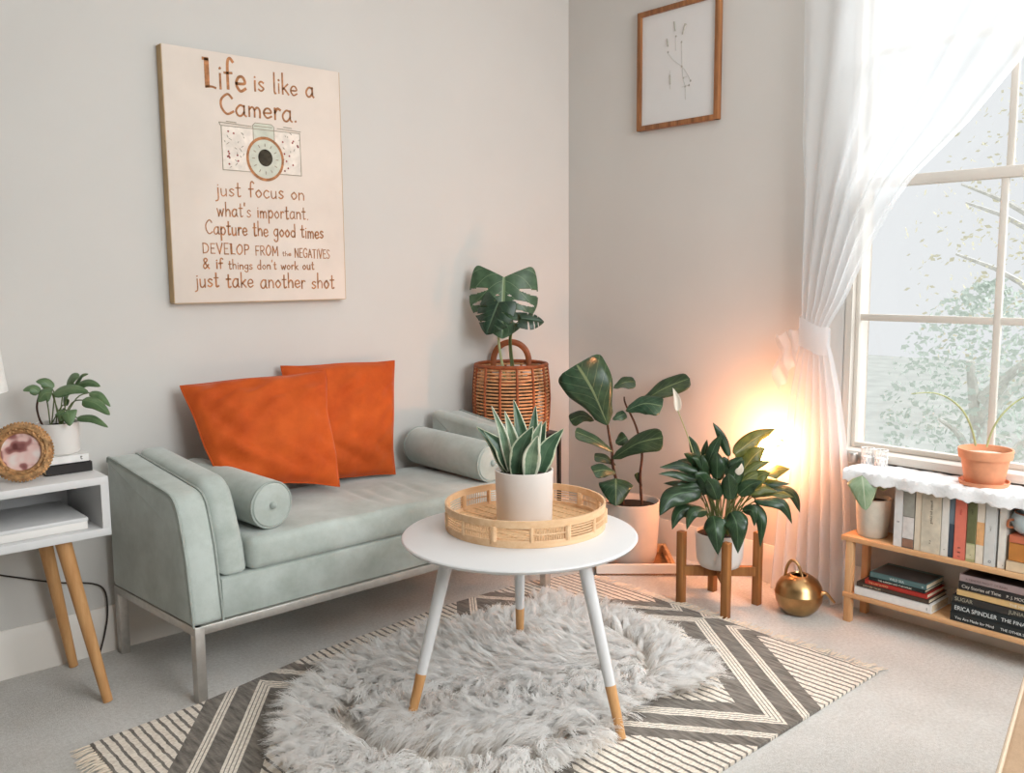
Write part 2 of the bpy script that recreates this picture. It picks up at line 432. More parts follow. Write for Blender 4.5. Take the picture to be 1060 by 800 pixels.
# ------------------------------------------------------------------ garden beyond the glass
struct('ground', MB().box(.6, 16, -12, 8, -.75, -.6), plain('pale_lawn', (163, 164, 158), .9, .08, 3), smooth=False)
def tree(name, loc, h, r, cols, label, seed, n=2600, group=None):
    rr = random.Random(seed); t = thing(name, loc, label, 'tree', group)
    base = Vector(loc); s = MB()
    s.tube([base, base+Vector((.05, .03, h*.4)), base+Vector((-.04, .08, h*.75))], [.07, .05, .02], 8, 4)
    for k in range(7):
        a = rr.uniform(0, 6.28); z = rr.uniform(.3, .65)*h
        s.tube([base+Vector((0, .03, z)), base+Vector((math.cos(a)*r*.4, math.sin(a)*r*.4, z+h*.14)), base+Vector((math.cos(a)*r*.75, math.sin(a)*r*.75, z+h*.2))], [.03, .02, .008], 6, 3)
    s.build('trunk', M['bark'], t)
    f = MB()
    for k in range(n):
        a = rr.uniform(0, 6.28); q = rr.random()**.5*r; zz = h*(.3+.7*rr.random()); q *= math.sin(PI*min(1, .15+.85*(zz-h*.3)/(h*.7)))**.6 if zz < h else .3
        p = base+Vector((math.cos(a)*q, math.sin(a)*q, zz))
        t1 = Vector((rr.uniform(-1, 1), rr.uniform(-1, 1), rr.uniform(-1, .4))).normalized(); t2 = t1.orthogonal().normalized(); L = rr.uniform(.025, .055)
        f.add([p, p+t1*L*.5+t2*L*.3, p+t1*L, p+t1*L*.5-t2*L*.3], [(0, 1, 2, 3)])
    f.build('foliage', cols, t, smooth=False)
M['bark'] = plain('pale_bark', (222, 220, 214), .9, .1, 20)
def pale_leaf(name, c):
    g = N(name); g.fin(lin(c), .7, 0, .2); tr = g.new('ShaderNodeBsdfTranslucent'); tr.inputs[0].default_value = lin(c); mx = g.new('ShaderNodeMixShader'); mx.inputs[0].default_value = .5
    g.t.links.new(g.b.outputs[0], mx.inputs[1]); g.t.links.new(tr.outputs[0], mx.inputs[2]); g.t.links.new(mx.outputs[0], g.out.inputs[0]); return g.m
M['autumn'] = pale_leaf('autumn_leaves', (214, 209, 186)); M['pale_green'] = pale_leaf('silvery_leaves', (206, 214, 206))
tree('garden_tree', (3.6, -1.2, -.6), 3.3, 1.2, M['autumn'], 'pale yellow leaved tree behind the upper panes of the window', 3)
tree('garden_shrub', (2.2, -1.05, -.6), 1.75, .55, M['pale_green'], 'silvery green shrub low outside the left window panes', 5, 2600)

# ------------------------------------------------------------------ lettering
GL = {
'a': (.50, [[(.40, .45), (.2, .5), (.02, .26), (.08, .03), (.24, 0), (.4, .2)], [(.4, .5), (.4, .1), (.48, .0)]]),
'b': (.46, [[(.05, 1), (.05, 0)], [(.05, .3), (.25, .5), (.42, .27), (.25, 0), (.05, .1)]]),
'c': (.42, [[(.38, .42), (.2, .5), (.02, .25), (.2, 0), (.4, .1)]]),
'd': (.48, [[(.4, 1), (.4, 0)], [(.4, .38), (.2, .5), (.02, .25), (.2, 0), (.4, .15)]]),
'e': (.43, [[(.03, .24), (.38, .28), (.3, .48), (.12, .46), (.02, .22), (.18, 0), (.4, .1)]]),
'f': (.36, [[(.36, .9), (.24, 1), (.14, .8), (.13, 0)], [(0, .5), (.3, .52)]]),
'g': (.46, [[(.38, .42), (.2, .5), (.02, .25), (.2, .02), (.38, .2)], [(.39, .5), (.38, -.2), (.2, -.36), (.03, -.22)]]),
'h': (.45, [[(.05, 1), (.05, 0)], [(.05, .3), (.22, .5), (.38, .35), (.39, 0)]]),
'i': (.15, [[(.07, .5), (.07, 0)], [(.06, .68), (.08, .7)]]),
'j': (.22, [[(.16, .5), (.16, -.2), (.0, -.33)], [(.15, .68), (.17, .7)]]),
'k': (.42, [[(.05, 1), (.05, 0)], [(.36, .5), (.06, .22)], [(.14, .28), (.4, 0)]]),
'l': (.16, [[(.06, 1), (.06, .08), (.14, 0)]]),
'm': (.62, [[(.04, .5), (.04, 0)], [(.04, .35), (.18, .5), (.29, .35), (.29, 0)], [(.29, .35), (.43, .5), (.55, .35), (.55, 0)]]),
'n': (.44, [[(.04, .5), (.04, 0)], [(.04, .35), (.22, .5), (.37, .35), (.38, 0)]]),
'o': (.45, [[(.22, .5), (.03, .28), (.2, 0), (.41, .25), (.24, .5)]]),
'p': (.46, [[(.05, .5), (.05, -.36)], [(.05, .35), (.25, .5), (.42, .26), (.25, 0), (.05, .1)]]),
'r': (.32, [[(.05, .5), (.05, 0)], [(.05, .3), (.18, .5), (.31, .45)]]),
's': (.36, [[(.31, .44), (.17, .5), (.05, .38), (.17, .26), (.32, .14), (.17, 0), (.02, .07)]]),
't': (.34, [[(.15, .85), (.14, .1), (.22, 0), (.31, .05)], [(0, .55), (.3, .56)]]),
'u': (.46, [[(.04, .5), (.06, .1), (.2, 0), (.36, .15)], [(.37, .5), (.38, 0)]]),
'v': (.4, [[(.03, .5), (.19, 0)], [(.19, 0), (.37, .5)]]),
'w': (.6, [[(.03, .5), (.15, 0)], [(.15, 0), (.29, .42)], [(.29, .42), (.42, 0)], [(.42, 0), (.57, .5)]]),
'L': (.5, [[(.08, 1), (.08, 0)], [(.08, 0), (.3, .03), (.46, 0)], [(0, 1), (.17, 1)], [(.17, .98), (.17, .05)]]),
'C': (.62, [[(.56, .82), (.36, 1), (.06, .7), (.06, .3), (.3, 0), (.6, .15)]]),
'D': (.6, [[(.06, 1), (.06, 0)], [(.06, 1), (.4, .9), (.54, .5), (.4, .1), (.06, 0)]]),
'E': (.46, [[(.06, 1), (.06, 0)], [(.06, 1), (.42, 1)], [(.06, .52), (.34, .52)], [(.06, 0), (.42, 0)]]),
'V': (.56, [[(.02, 1), (.27, 0)], [(.27, 0), (.53, 1)]]),
'l_': (.44, [[(.06, 1), (.06, 0)], [(.06, 0), (.4, 0)]]),
'O': (.62, [[(.3, 1), (.04, .6), (.1, .15), (.32, 0), (.56, .4), (.5, .85), (.3, 1)]]),
'P': (.5, [[(.06, 1), (.06, 0)], [(.06, 1), (.36, .96), (.44, .74), (.34, .52), (.06, .46)]]),
'F': (.44, [[(.06, 1), (.06, 0)], [(.06, 1), (.42, 1)], [(.06, .52), (.34, .52)]]),
'R': (.54, [[(.06, 1), (.06, 0)], [(.06, 1), (.36, .96), (.44, .74), (.34, .52), (.06, .48)], [(.2, .48), (.5, 0)]]),
'M': (.72, [[(.06, 0), (.08, 1)], [(.08, 1), (.34, .3)], [(.34, .3), (.6, 1)], [(.6, 1), (.64, 0)]]),
'N': (.58, [[(.06, 0), (.06, 1)], [(.06, 1), (.5, 0)], [(.5, 0), (.5, 1)]]),
'G': (.62, [[(.54, .82), (.34, 1), (.06, .7), (.06, .3), (.3, 0), (.54, .18), (.55, .45)], [(.35, .45), (.57, .45)]]),
'A': (.56, [[(.02, 0), (.26, 1)], [(.26, 1), (.52, 0)], [(.12, .38), (.42, .38)]]),
'T': (.5, [[(.0, 1), (.48, 1)], [(.24, 1), (.24, 0)]]),
'I': (.2, [[(.1, 1), (.1, 0)]]),
'S': (.48, [[(.42, .86), (.24, 1), (.06, .78), (.22, .54), (.42, .28), (.22, 0), (.02, .13)]]),
'&': (.62, [[(.55, .0), (.14, .72), (.26, .98), (.4, .8), (.08, .3), (.2, .0), (.5, .38)]]),
"'": (.14, [[(.07, 1), (.05, .8)]]),
'.': (.16, [[(.05, .02), (.08, .04)]]),
' ': (.34, []),
}
def stroke_text(mb, text, x0, z0, width, height, y, pen, slope=0.0, xh=1.0, rr=None):
    """hand lettering as slim raised ribbons on the plane y = const (height = ascender height)"""
    total = sum(GL[c][0]+.1 for c in text); sx = width/total; x = x0
    rr = rr or random.Random(len(text))
    for c in text:
        wd, strokes = GL[c]; jz = rr.uniform(-.03, .03)*height; js = rr.uniform(.93, 1.07)
        for st in strokes:
            pts = [Vector((x+px*sx, 0, z0+slope*(x-x0)+jz+pz*height*js)) for px, pz in st]
            pts = crom(pts, 5) if len(pts) > 2 else [pts[0], (pts[0]+pts[1])/2+Vector((rr.uniform(-.01, .01)*height, 0, 0)), pts[1]]
            ribbon(mb, pts, pen*rr.uniform(.8, 1.2), y)
        x += (wd+.1)*sx
def ribbon(mb, pts, w, y, th=.0006):
    k = len(pts); vs = []
    for i, p in enumerate(pts):
        t = (pts[min(i+1, k-1)]-pts[max(i-1, 0)]); t = t.normalized() if t.length > 1e-9 else Vector((1, 0, 0))
        n = Vector((-t.z, 0, t.x)); e = t*(w*.4) if i == k-1 else (-t*(w*.4) if i == 0 else Vector())
        for q in (1, -1):
            v = p+e+n*(w/2*q); vs.append((v.x, y, v.z))
        for q in (1, -1):
            v = p+e+n*(w/2*q); vs.append((v.x, y+th*3, v.z))
    fs = []
    for i in range(k-1):
        a, b = i*4, i*4+4
        fs += [(a, a+1, b+1, b), (a, b, b+2, a+2), (a+1, a+3, b+3, b+1)]
    mb.add(vs, fs)
def disc_y(mb, cx, cz, rx, rz, y, n=28, r0=0):
    """disc or ring on a plane y = const"""
    o = [(cx+rx*math.cos(2*PI*i/n), y, cz+rz*math.sin(2*PI*i/n)) for i in range(n)]
    if r0:
        q = [(cx+rx*r0*math.cos(2*PI*i/n), y, cz+rz*r0*math.sin(2*PI*i/n)) for i in range(n)]
        mb.add(o+q, [(i, (i+1) % n, n+(i+1) % n, n+i) for i in range(n)])
    else: mb.add(o, [list(range(n))])

# ------------------------------------------------------------------ canvas on the left wall
cv = thing('wall_canvas', (-1.547, -.001, 1.117), 'square-edged cream canvas with brown hand lettering and a camera drawing, above the sofa', 'wall art')
cloth = MB().box(-1.869, -1.225, -.040, -.001, 1.117, 1.937, .004, 2).build('stretched_canvas', M['canvas'], cv)
e = MB()
for a in ((-1.8705, -1.8685), (-1.2255, -1.2235)): e.box(a[0], a[1], -.0385, -.001, 1.119, 1.935)
e.box(-1.868, -1.226, -.0385, -.001, 1.1155, 1.1175)
e.build('side_edge', M['canvas_side'], cv, smooth=False, label='tan side edge')
YF = -.0408
L = MB()
stroke_text(L, 'Life', -1.735, 1.822, .155, .094, YF, .0085)
stroke_text(L, 'is like a', -1.56, 1.829, .235, .066, YF, .0058, .02)
stroke_text(L, 'Camera.', -1.683, 1.742, .29, .068, YF, .0072)
L.build('heading_lettering', M['ink'], cloth, smooth=False)
L = MB()
stroke_text(L, 'just focus on', -1.713, 1.472, .335, .05, YF, .0042)
stroke_text(L, "what's important.", -1.712, 1.404, .346, .048, YF, .0042)
stroke_text(L, 'Capture the good times', -1.754, 1.344, .446, .048, YF, .0048, -.012)
stroke_text(L, 'DEVEl_OP'.replace('l_', 'L'), -1.768, 1.282, .17, .034, YF, .0038, -.03)
stroke_text(L, 'FROM', -1.58, 1.276, .09, .033, YF, .0038, -.03)
stroke_text(L, 'the', -1.478, 1.274, .036, .018, YF, .0022)
stroke_text(L, 'NEGATIVES', -1.43, 1.270, .145, .031, YF, .0036, -.03)
stroke_text(L, "& if", -1.770, 1.231, .075, .036, YF, .005)
stroke_text(L, "things don't work out", -1.68, 1.229, .329, .030, YF, .0036, -.01)
stroke_text(L, 'just take another shot', -1.799, 1.170, .531, .052, YF, .005, -.025)
L.build('body_lettering', M['ink'], cloth, smooth=False)
d = MB(); d.box(-1.683, -1.394, YF, YF+.001, 1.558, 1.702); d.build('drawn_camera_body', M['ink_light'], cloth, smooth=False)
d = MB(); d.prism([(-1.570, 1.665), (-1.570, 1.714), (-1.562, 1.722), (-1.501, 1.722), (-1.492, 1.714), (-1.492, 1.665)], 'y', YF-.0002, YF+.001)
disc_y(d, -1.529, 1.604, .062, .066, YF-.0008); d.build('drawn_camera_lens', M['ink_mint'], cloth, smooth=False)
d = MB()
def zl(mb, pts, wd=.0025, y=YF-.0005): ribbon(mb, [Vector((a, 0, b)) for a, b in pts], wd, y)
for pts in ([(-1.683, 1.558), (-1.683, 1.702)], [(-1.683, 1.702), (-1.394, 1.702)], [(-1.394, 1.702), (-1.392, 1.556)], [(-1.683, 1.558), (-1.392, 1.556)],
            [(-1.69, 1.712), (-1.575, 1.709)], [(-1.69, 1.712), (-1.686, 1.703)], [(-1.48, 1.711), (-1.39, 1.708)], [(-1.455, 1.718), (-1.425, 1.717)], [(-1.665, 1.717), (-1.63, 1.716)],
            [(-1.570, 1.665), (-1.570, 1.714), (-1.562, 1.722), (-1.501, 1.722), (-1.492, 1.714), (-1.492, 1.665)], [(-1.565, 1.712), (-1.5, 1.712)]): zl(d, pts)
d.build('drawn_camera_outline', M['ink_gray'], cloth, smooth=False)
d = MB(); disc_y(d, -1.529, 1.604, .070, .075, YF-.001, 36, .87); d.build('drawn_lens_ring', M['ink'], cloth, smooth=False)
d = MB(); disc_y(d, -1.529, 1.608, .027, .029, YF-.0012); d.build('drawn_lens_pupil', M['ink_dark'], cloth, smooth=False, label='dark lens centre')
d = MB(); rr = random.Random(4)
for k in range(22):
    ax = rr.choice([rr.uniform(-1.672, -1.60), rr.uniform(-1.462, -1.402)]); az = rr.uniform(1.568, 1.692); disc_y(d, ax, az, .0035, .0035, YF-.0004, 8)
d.build('drawn_flower_dots', M['ink_red'], cloth, smooth=False, label='small dark red flower dots')
d = MB()
for k in range(12):
    a = 2*PI*k/12; zl(d, [(-1.529+.04*math.cos(a), 1.604+.043*math.sin(a)), (-1.529+.048*math.cos(a), 1.604+.051*math.sin(a))], .003, YF-.0014)
for k in range(26):
    ax = rr.choice([rr.uniform(-1.675, -1.60), rr.uniform(-1.462, -1.400)]); az = rr.uniform(1.565, 1.695); zl(d, [(ax, az), (ax+rr.uniform(-.008, .008), az+rr.uniform(.003, .008))], .0022)
d.build('drawn_lens_marks', M['ink_gray'], cloth, smooth=False)

# ------------------------------------------------------------------ framed drawing on the right wall
pf = thing('picture_frame', (-.001, -.628, 1.795), 'brown wood framed botanical sketch hanging on the right wall', 'picture')
fy0, fy1, fz0, fz1, ft = -.424, -.832, 1.795, 2.272, .02
f = MB()
f.box(-.026, -.001, fy0-ft, fy0, fz0, fz1, .002).box(-.026, -.001, fy1, fy1+ft, fz0, fz1, .002).box(-.0255, -.001, fy1+.001, fy0-.001, fz0, fz0+ft, .002).box(-.0255, -.001, fy1+.001, fy0-.001, fz1-ft, fz1, .002)
f.build('frame_moulding', M['walnut'], pf)
sheet = MB().box(-.014, -.004, fy1+.01, fy0-.01, fz0+.01, fz1-.01).build('paper_sheet', M['paper'], pf, smooth=False)
d = MB(); dd = MB()
def fr(px, py): return at(px, py, x=-.0148)
def xl(mb, pts, wd):
    pts = crom([fr(*p) for p in pts], 5)
    mb.tube(pts, wd, 5)
Z8 = lambda a, b: (670+a*.125, 10+b*.125)
for pts in ([(170, 360), (215, 415), (285, 470), (330, 530), (355, 585)], [(285, 270), (287, 400), (295, 560), (315, 640), (316, 745)], [(238, 220), (235, 340)], [(190, 500), (192, 660)], [(300, 560), (330, 555)], [(285, 640), (345, 625)]):
    xl(d, [Z8(*p) for p in pts], .0011)
for pts in ([(225, 100), (232, 175)], [(315, 115), (292, 205)], [(165, 240), (172, 305)], [(188, 540), (190, 620)]):
    xl(dd, [Z8(*p) for p in pts], .0035)
for p in ((238, 220), (318, 122), (172, 352), (286, 470), (358, 588), (314, 636), (345, 625), (284, 268), (300, 566)):
    dd.sphere(fr(*Z8(*p)), .0045, 8, 6, (.25, 1, 1))
d.build('drawn_stems', M['ink_faint'], sheet); dd.build('drawn_buds', M['bud_ink'], sheet)

# ------------------------------------------------------------------ sofa bench
def shear(v): return Vector((v.x-.08*(v.y+.55), v.y, v.z))
SX = -1.38
def mir(v): q = shear(v); return Vector((2*SX-v.x-.05*(v.y+.55), v.y, v.z))
sofa = thing('sofa_bench', (SX, -.30, 0), 'low sage green velvet sofa bench with sloping arms on steel legs', 'sofa')
MB().box(-2.07, -.69, -.575, -.555, .2, .226, .002).box(-2.07, -.69, -.06, -.04, .2, .226, .002).box(-2.075, -2.052, -.575, -.04, .2, .226, .002).box(-.708, -.685, -.575, -.04, .2, .226, .002).build('steel_rail', M['steel'], sofa, xf=shear)
for lx in (-2.0745, -.7135):
    for ly in (-.5755, -.07):
        MB().box(lx, lx+.028, ly, ly+.030, .0104 if (lx > -1 and ly < -.3) else 0, .2255, .002).build('leg', M['steel'], sofa, xf=shear)
MB().box(-1.985, -.775, -.565, -.045, .226, .345, .008).build('base', M['sofa'], sofa, xf=shear)
def rnd(poly, r):   # rounds the corners of a polygon
    out = []; n = len(poly)
    for i in range(n):
        p = Vector((*poly[i], 0)); a = Vector((*poly[i-1], 0)); b = Vector((*poly[(i+1) % n], 0)); q = r[i] if isinstance(r, (list, tuple)) else r
        if q == 0: out.append(poly[i]); continue
        ia = (a-p).normalized()*q; ib = (b-p).normalized()*q
        for k in range(6):
            t = k/5; v = (p+ia)*(1-t)**2+p*2*t*(1-t)+(p+ib)*t*t; out.append((v.x, v.y))
    return out
outer = rnd([(-.572, .226), (-.545, .44), (-.50, .588), (-.055, .648), (-.045, .226)], [0, .05, .05, .02, 0])
inner = rnd([(-.558, .346), (-.55, .42), (-.475, .618), (-.055, .662), (-.05, .346)], [.015, .04, .06, .03, 0])
for f_ in (shear, mir):
    arm = MB().prism(outer, 'x', -2.08, -1.985, .016, 3).build('arm', M['sofa'], sofa, xf=f_)
    MB().prism(inner, 'x', -1.985, -1.895 if f_ is shear else -1.928, .03 if f_ is shear else .022, 4).build('arm_cushion', M['sofa'], sofa, xf=f_)
    for x in (-2.076, -1.989):
        MB().tube([(x, a, b) for a, b in outer[:-1]], .0035, 6).build('piping', M['sofa_seam'], arm, xf=f_)
# seat cushion with soft rolls and a few pulls in the velvet
b = bmesh.new(); bmesh.ops.create_cube(b, size=1)
for v in b.verts: v.co = Vector((SX+v.co.x*1.028, -.305+v.co.y*.515, .393+v.co.z*.098))
bmesh.ops.bevel(b, geom=b.edges[:], offset=.024, segments=4, profile=.5, affect='EDGES')
bmesh.ops.subdivide_edges(b, edges=[e for e in b.edges if e.calc_length() > .2], cuts=120, use_grid_fill=True)
for v in b.verts:
    if v.co.z > .43:
        X, Y = v.co.x, v.co.y
        cr = .010*(1-((X-SX)/.52)**2)*(1-((Y+.305)/.27)**2)
        g = math.exp(-((X+1.27)/.15)**2-((Y+.37)/.10)**2)
        v.co.z += cr-.013*g*abs(math.sin(46*(X+.10*Y)+1.5*math.sin(9*Y)))**3*(.6+.4*math.sin(31*X))+.002*math.sin(23*X+9*Y)
MB().bm(b).build('seat_cushion', M['sofa'], sofa, xf=shear)

# bolsters
def bolster(p0, p1, r, label):
    p0 = Vector(p0); p1 = Vector(p1); t = thing('bolster_cushion', ((p0+p1)/2).to_tuple(), label, 'cushion', 'bolsters inside the sofa arms')
    ax = (p1-p0); L_ = ax.length; q = ax.to_track_quat('Z', 'Y').to_matrix().to_4x4()
    pr = [(.0004, 0), (r*.5, .001), (r*.86, .003), (r*.97, .012), (r, .03), (r*1.01, L_*.5), (r, L_-.03), (r*.97, L_-.012), (r*.86, L_-.003), (r*.5, L_-.001), (.0004, L_)]
    cov = MB().lathe(pr, p0, 36, q).build('bolster_cover', M['sofa'], t)
    for zz in (.008, L_-.008):
        MB().tube([p0+q @ Vector((r*.955*math.cos(2*PI*i/40), r*.955*math.sin(2*PI*i/40), zz)) for i in range(41)], .0035, 6).build('piping', M['sofa_seam'], t)
    s = MB(); s.sphere(p0-ax.normalized()*.0, .012, 12, 8); s.build('button', M['sofa_seam'], t)
bolster((-1.790, -.512, .517), (-1.852, -.062, .535), .074, 'grey green round bolster at the left end of the sofa')
bolster((-.905, -.50, .515), (-.930, -.062, .530), .074, 'grey green round bolster at the right end of the sofa')

# rust cushions
def pillow(corners, th, label, seed, bulge=(0, 0)):
    """corners: bottom-left, bottom-right, top-right, top-left seen from the room"""
    bl, br, tr_, tl = [Vector(c) for c in corners]; c = (bl+br+tr_+tl)/4
    nrm = ((br-bl).cross(tl-bl)).normalized(); rr = random.Random(seed); ph = [rr.uniform(0, 6) for _ in range(6)]
    t = thing('throw_pillow', c.to_tuple(), label, 'pillow', 'rust velvet pillows on the sofa')
    n = 34
    def pos(u, v, s):
        a, b_ = 2*u-1, 2*v-1
        pin = .022
        u2 = .5+(u-.5)*(1-pin*(1-b_*b_)-.012*math.sin(5*b_+ph[2]))+.012*math.sin(2.2*b_+ph[5])*(1-b_*b_)
        v2 = .5+(v-.5)*(1-pin*(1-a*a)-.012*math.sin(4.5*a+ph[1]))
        p = bl*(1-u2)*(1-v2)+br*u2*(1-v2)+tr_*u2*v2+tl*(1-u2)*v2
        h = max(0, (1-a*a)*(1-b_*b_))**.42*th
        wr = .006*math.sin(9*a+5*b_+ph[0])*math.sin(6*b_-3*a+ph[1])+.003*math.sin(16*(a-b_)+ph[2])
        wr += .012*math.exp(-((b_+.58)/.25)**2)*math.sin(8*a+13*b_+ph[3])**3+.010*math.exp(-((b_-.66)/.22)**2)*math.sin(7*a-14*b_+ph[4])**3+.010*math.exp(-((a+.7)/.2)**2)*math.sin(12*a+7*b_)**3
        h2 = h+wr*min(1, h/th*1.4)
        return p+nrm*(h2*s)
    mb = MB(); mb.grid(lambda u, v: pos(u, v, 1), n, n); mb.grid(lambda u, v: pos(1-u, v, -1), n, n); mb.uv = None
    o = mb.build('pillow_cover', M['velvet'], t, angle=80)
    ed = [pos(i/30, 0, 0) for i in range(31)]+[pos(1, i/30, 0) for i in range(1, 31)]+[pos(1-i/30, 1, 0) for i in range(1, 31)]+[pos(0, 1-i/30, 0) for i in range(1, 31)]
    MB().tube(ed, .0028, 6).build('seam', M['velvet'], t)
P1 = [at(226, 497, y=-.25), at(352, 503, y=-.27), at(337, 383, y=-.14), at(187, 399, y=-.075)]
pillow(P1, .072, 'front orange velvet pillow overlapping the other, at the left', 2)
P2 = [at(300, 498, y=-.125), at(409, 491, y=-.17), at(408, 373, y=-.06), at(291, 379, y=-.05)]
pillow(P2, .058, 'rear orange velvet pillow leaning on the wall near the right bolster', 5)

# ------------------------------------------------------------------ rug
yb = [(-2.40, -.61), (-2.36, -.605), (-2.07, -.581), (-1.64, -.495), (-1.1, -.452), (-.71, -.468), (-.48, -.54)]
def back_y(x): return float(np.interp(x, [a for a, _ in yb], [c for _, c in yb]))
rug = thing('patterned_rug', (-1.43, -1.15, 0), 'flat woven black and cream rug with zigzag diamond bands and fringed ends', 'rug')
RX0, RX1, RY0 = -2.375, -.482, -1.778
mb = MB(); nu, nv = 120, 80
def rp(u, v, z):
    x = RX0+(RX1-RX0)*u; y = RY0+(back_y(x)-RY0)*v; return (x, y, z)
def rz(u, v): return .009+.0012*math.sin(19*u+7*v)*math.sin(13*v)
vs = [rp(i/nu, j/nv, rz(i/nu, j/nv)) for i in range(nu+1) for j in range(nv+1)]
top = len(vs); vs2 = [(x, y, .001) for x, y, _ in vs]
fs = [(i*(nv+1)+j, (i+1)*(nv+1)+j, (i+1)*(nv+1)+j+1, i*(nv+1)+j+1) for i in range(nu) for j in range(nv)]
ring = [i*(nv+1) for i in range(nu+1)]+[nu*(nv+1)+j for j in range(1, nv+1)]+[i*(nv+1)+nv for i in range(nu-1, -1, -1)]+[j for j in range(nv-1, 0, -1)]
fs += [(ring[k]+top, ring[(k+1) % len(ring)]+top, ring[(k+1) % len(ring)], ring[k]) for k in range(len(ring))]
mb.add(vs+vs2, fs, [(p[0], p[1]) for p in vs]*2)
mb.build('woven_field', M['rug'], rug, angle=60)
mb = MB()
for side in (RX1, RX0):
    fm = MB(); sg = 1 if side == RX1 else -1; n = 84
    for k in range(n):
        y = RY0+(back_y(side)-RY0)*(k+.5)/n
        if sg > 0 and y > -.60: continue
        for q in range(2):
            a = R_.uniform(-.016, .016); l = R_.uniform(.035, .06)
            fm.tube([(side-sg*.004, y+q*.004, .006), (side+sg*l*.4, y+a*.4+R_.uniform(-.004, .004), .008), (side+sg*l, y+a, .004)], [.0024, .002, .0012], 5, 3)
    fm.build('fringe', M['cream_cord'], rug)

# ------------------------------------------------------------------ sheepskin
outl = [(-2.0, -.98), (-1.82, -.775), (-1.62, -.70), (-1.35, -.68), (-1.13, -.72), (-.97, -.755), (-.83, -.70), (-.79, -.82), (-.78, -1.04), (-.81, -1.22), (-.87, -1.40), (-.96, -1.49),
        (-1.07, -1.46), (-1.16, -1.42), (-1.27, -1.45), (-1.42, -1.50), (-1.55, -1.52), (-1.72, -1.47), (-1.9, -1.36), (-2.03, -1.18)]
outl = [(p.x, p.y) for p in crom([Vector((*q, 0)) for q in outl+outl[:1]], 5)][:-1]
CX, CY = -1.38, -1.10
skin = thing('sheepskin', (CX, CY, .009), 'fluffy white and grey sheepskin lying on the rug under the coffee table', 'sheepskin')
def inside(x, y):
    c = False; n = len(outl)
    for i in range(n):
        x1, y1 = outl[i]; x2, y2 = outl[i-1]
        if (y1 > y) != (y2 > y) and x < (x2-x1)*(y-y1)/(y2-y1)+x1: c = not c
    return c
mb = MB(); n = len(outl); K = 8; vs = []
for k in range(K+1):
    s = 1-.97*k/K
    for x, y in outl: vs.append((CX+(x-CX)*s*.97, CY+(y-CY)*s*.97, .0108+.010*(1-s**4)))
vs.append((CX, CY, .021))
fs = [(k*n+i, k*n+(i+1) % n, (k+1)*n+(i+1) % n, (k+1)*n+i) for k in range(K) for i in range(n)]
fs += [(K*n+i, K*n+(i+1) % n, len(vs)-1) for i in range(n)]
mb.add(vs, fs); mb.build('hide', M['hide'], skin)
FEET = [(-1.707, -1.085), (-1.352, -1.522), (-1.126, -.885)]
def strands(n_cl, per):
    rg = np.random.default_rng(3); V = []; F = []; U = []; base = 0
    pts = []
    while len(pts) < n_cl:
        x = rg.uniform(-2.05, -.76); y = rg.uniform(-1.56, -.66)
        if inside(x, y): pts.append((x, y))
    for (x, y) in pts:
        ang = 1.9*math.sin(2.6*x+1.3)+2.2*math.cos(3.1*y-.4)+.8*math.sin(4*x*y)+rg.normal(0, .28)
        out = math.atan2(y-CY, x-CX); er = math.hypot((x-CX)/.62, (y-CY)/.42)
        if er > .8: ang = out+rg.normal(0, .5)
        for fx, fy in FEET:
            dd_ = math.hypot(x-fx, y-fy)
            if dd_ < .07: ang = math.atan2(y-fy, x-fx)
        Lc = rg.uniform(.065, .105); tone = rg.beta(2.2, 1.4); lean = rg.uniform(.8, .985); curl = rg.normal(0, .5)
        tipx, tipy = x+math.cos(ang)*Lc*lean, y+math.sin(ang)*Lc*lean
        for k in range(per):
            bx, by = x+rg.normal(0, .008), y+rg.normal(0, .008); l = Lc*rg.uniform(.75, 1.1)
            tx, ty = tipx+rg.normal(0, .006), tipy+rg.normal(0, .006); hz = .012+l*math.sqrt(max(.03, 1-lean*lean))*.62+rg.uniform(0, .012)
            w = rg.uniform(.0012, .0022); tn = min(1, max(0, tone+rg.normal(0, .14)))
            px, py = -(ty-by), (tx-bx); pl = math.hypot(px, py)+1e-6; px /= pl; py /= pl
            for s in range(4):
                t = s/3; t2 = t**.8
                cx = bx+(tx-bx)*t+px*curl*.02*math.sin(PI*t); cyy = by+(ty-by)*t+py*curl*.02*math.sin(PI*t); z = .016+(hz)*math.sin(t2*PI*.62)
                ww = w*(1-t*.75)
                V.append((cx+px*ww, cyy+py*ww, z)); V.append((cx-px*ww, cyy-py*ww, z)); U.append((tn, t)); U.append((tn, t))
            for s in range(3): F.append((base+2*s, base+2*s+1, base+2*s+3, base+2*s+2))
            base += 8
    mb = MB(); off = Vector(skin.location)
    me = bpy.data.meshes.new('wool'); me.from_pydata((np.array(V)-np.array(off)).tolist(), [], F)
    l = me.uv_layers.new(name='UVMap'); idx = np.empty(len(me.loops), dtype=np.int32); me.loops.foreach_get('vertex_index', idx)
    l.data.foreach_set('uv', np.array(U, dtype=np.float32)[idx].ravel()); me.materials.append(M['fur']); me.shade_smooth()
    o = bpy.data.objects.new('wool', me); COL.objects.link(o); o.parent = skin; o['kind'] = 'stuff'
strands(3600, 16)

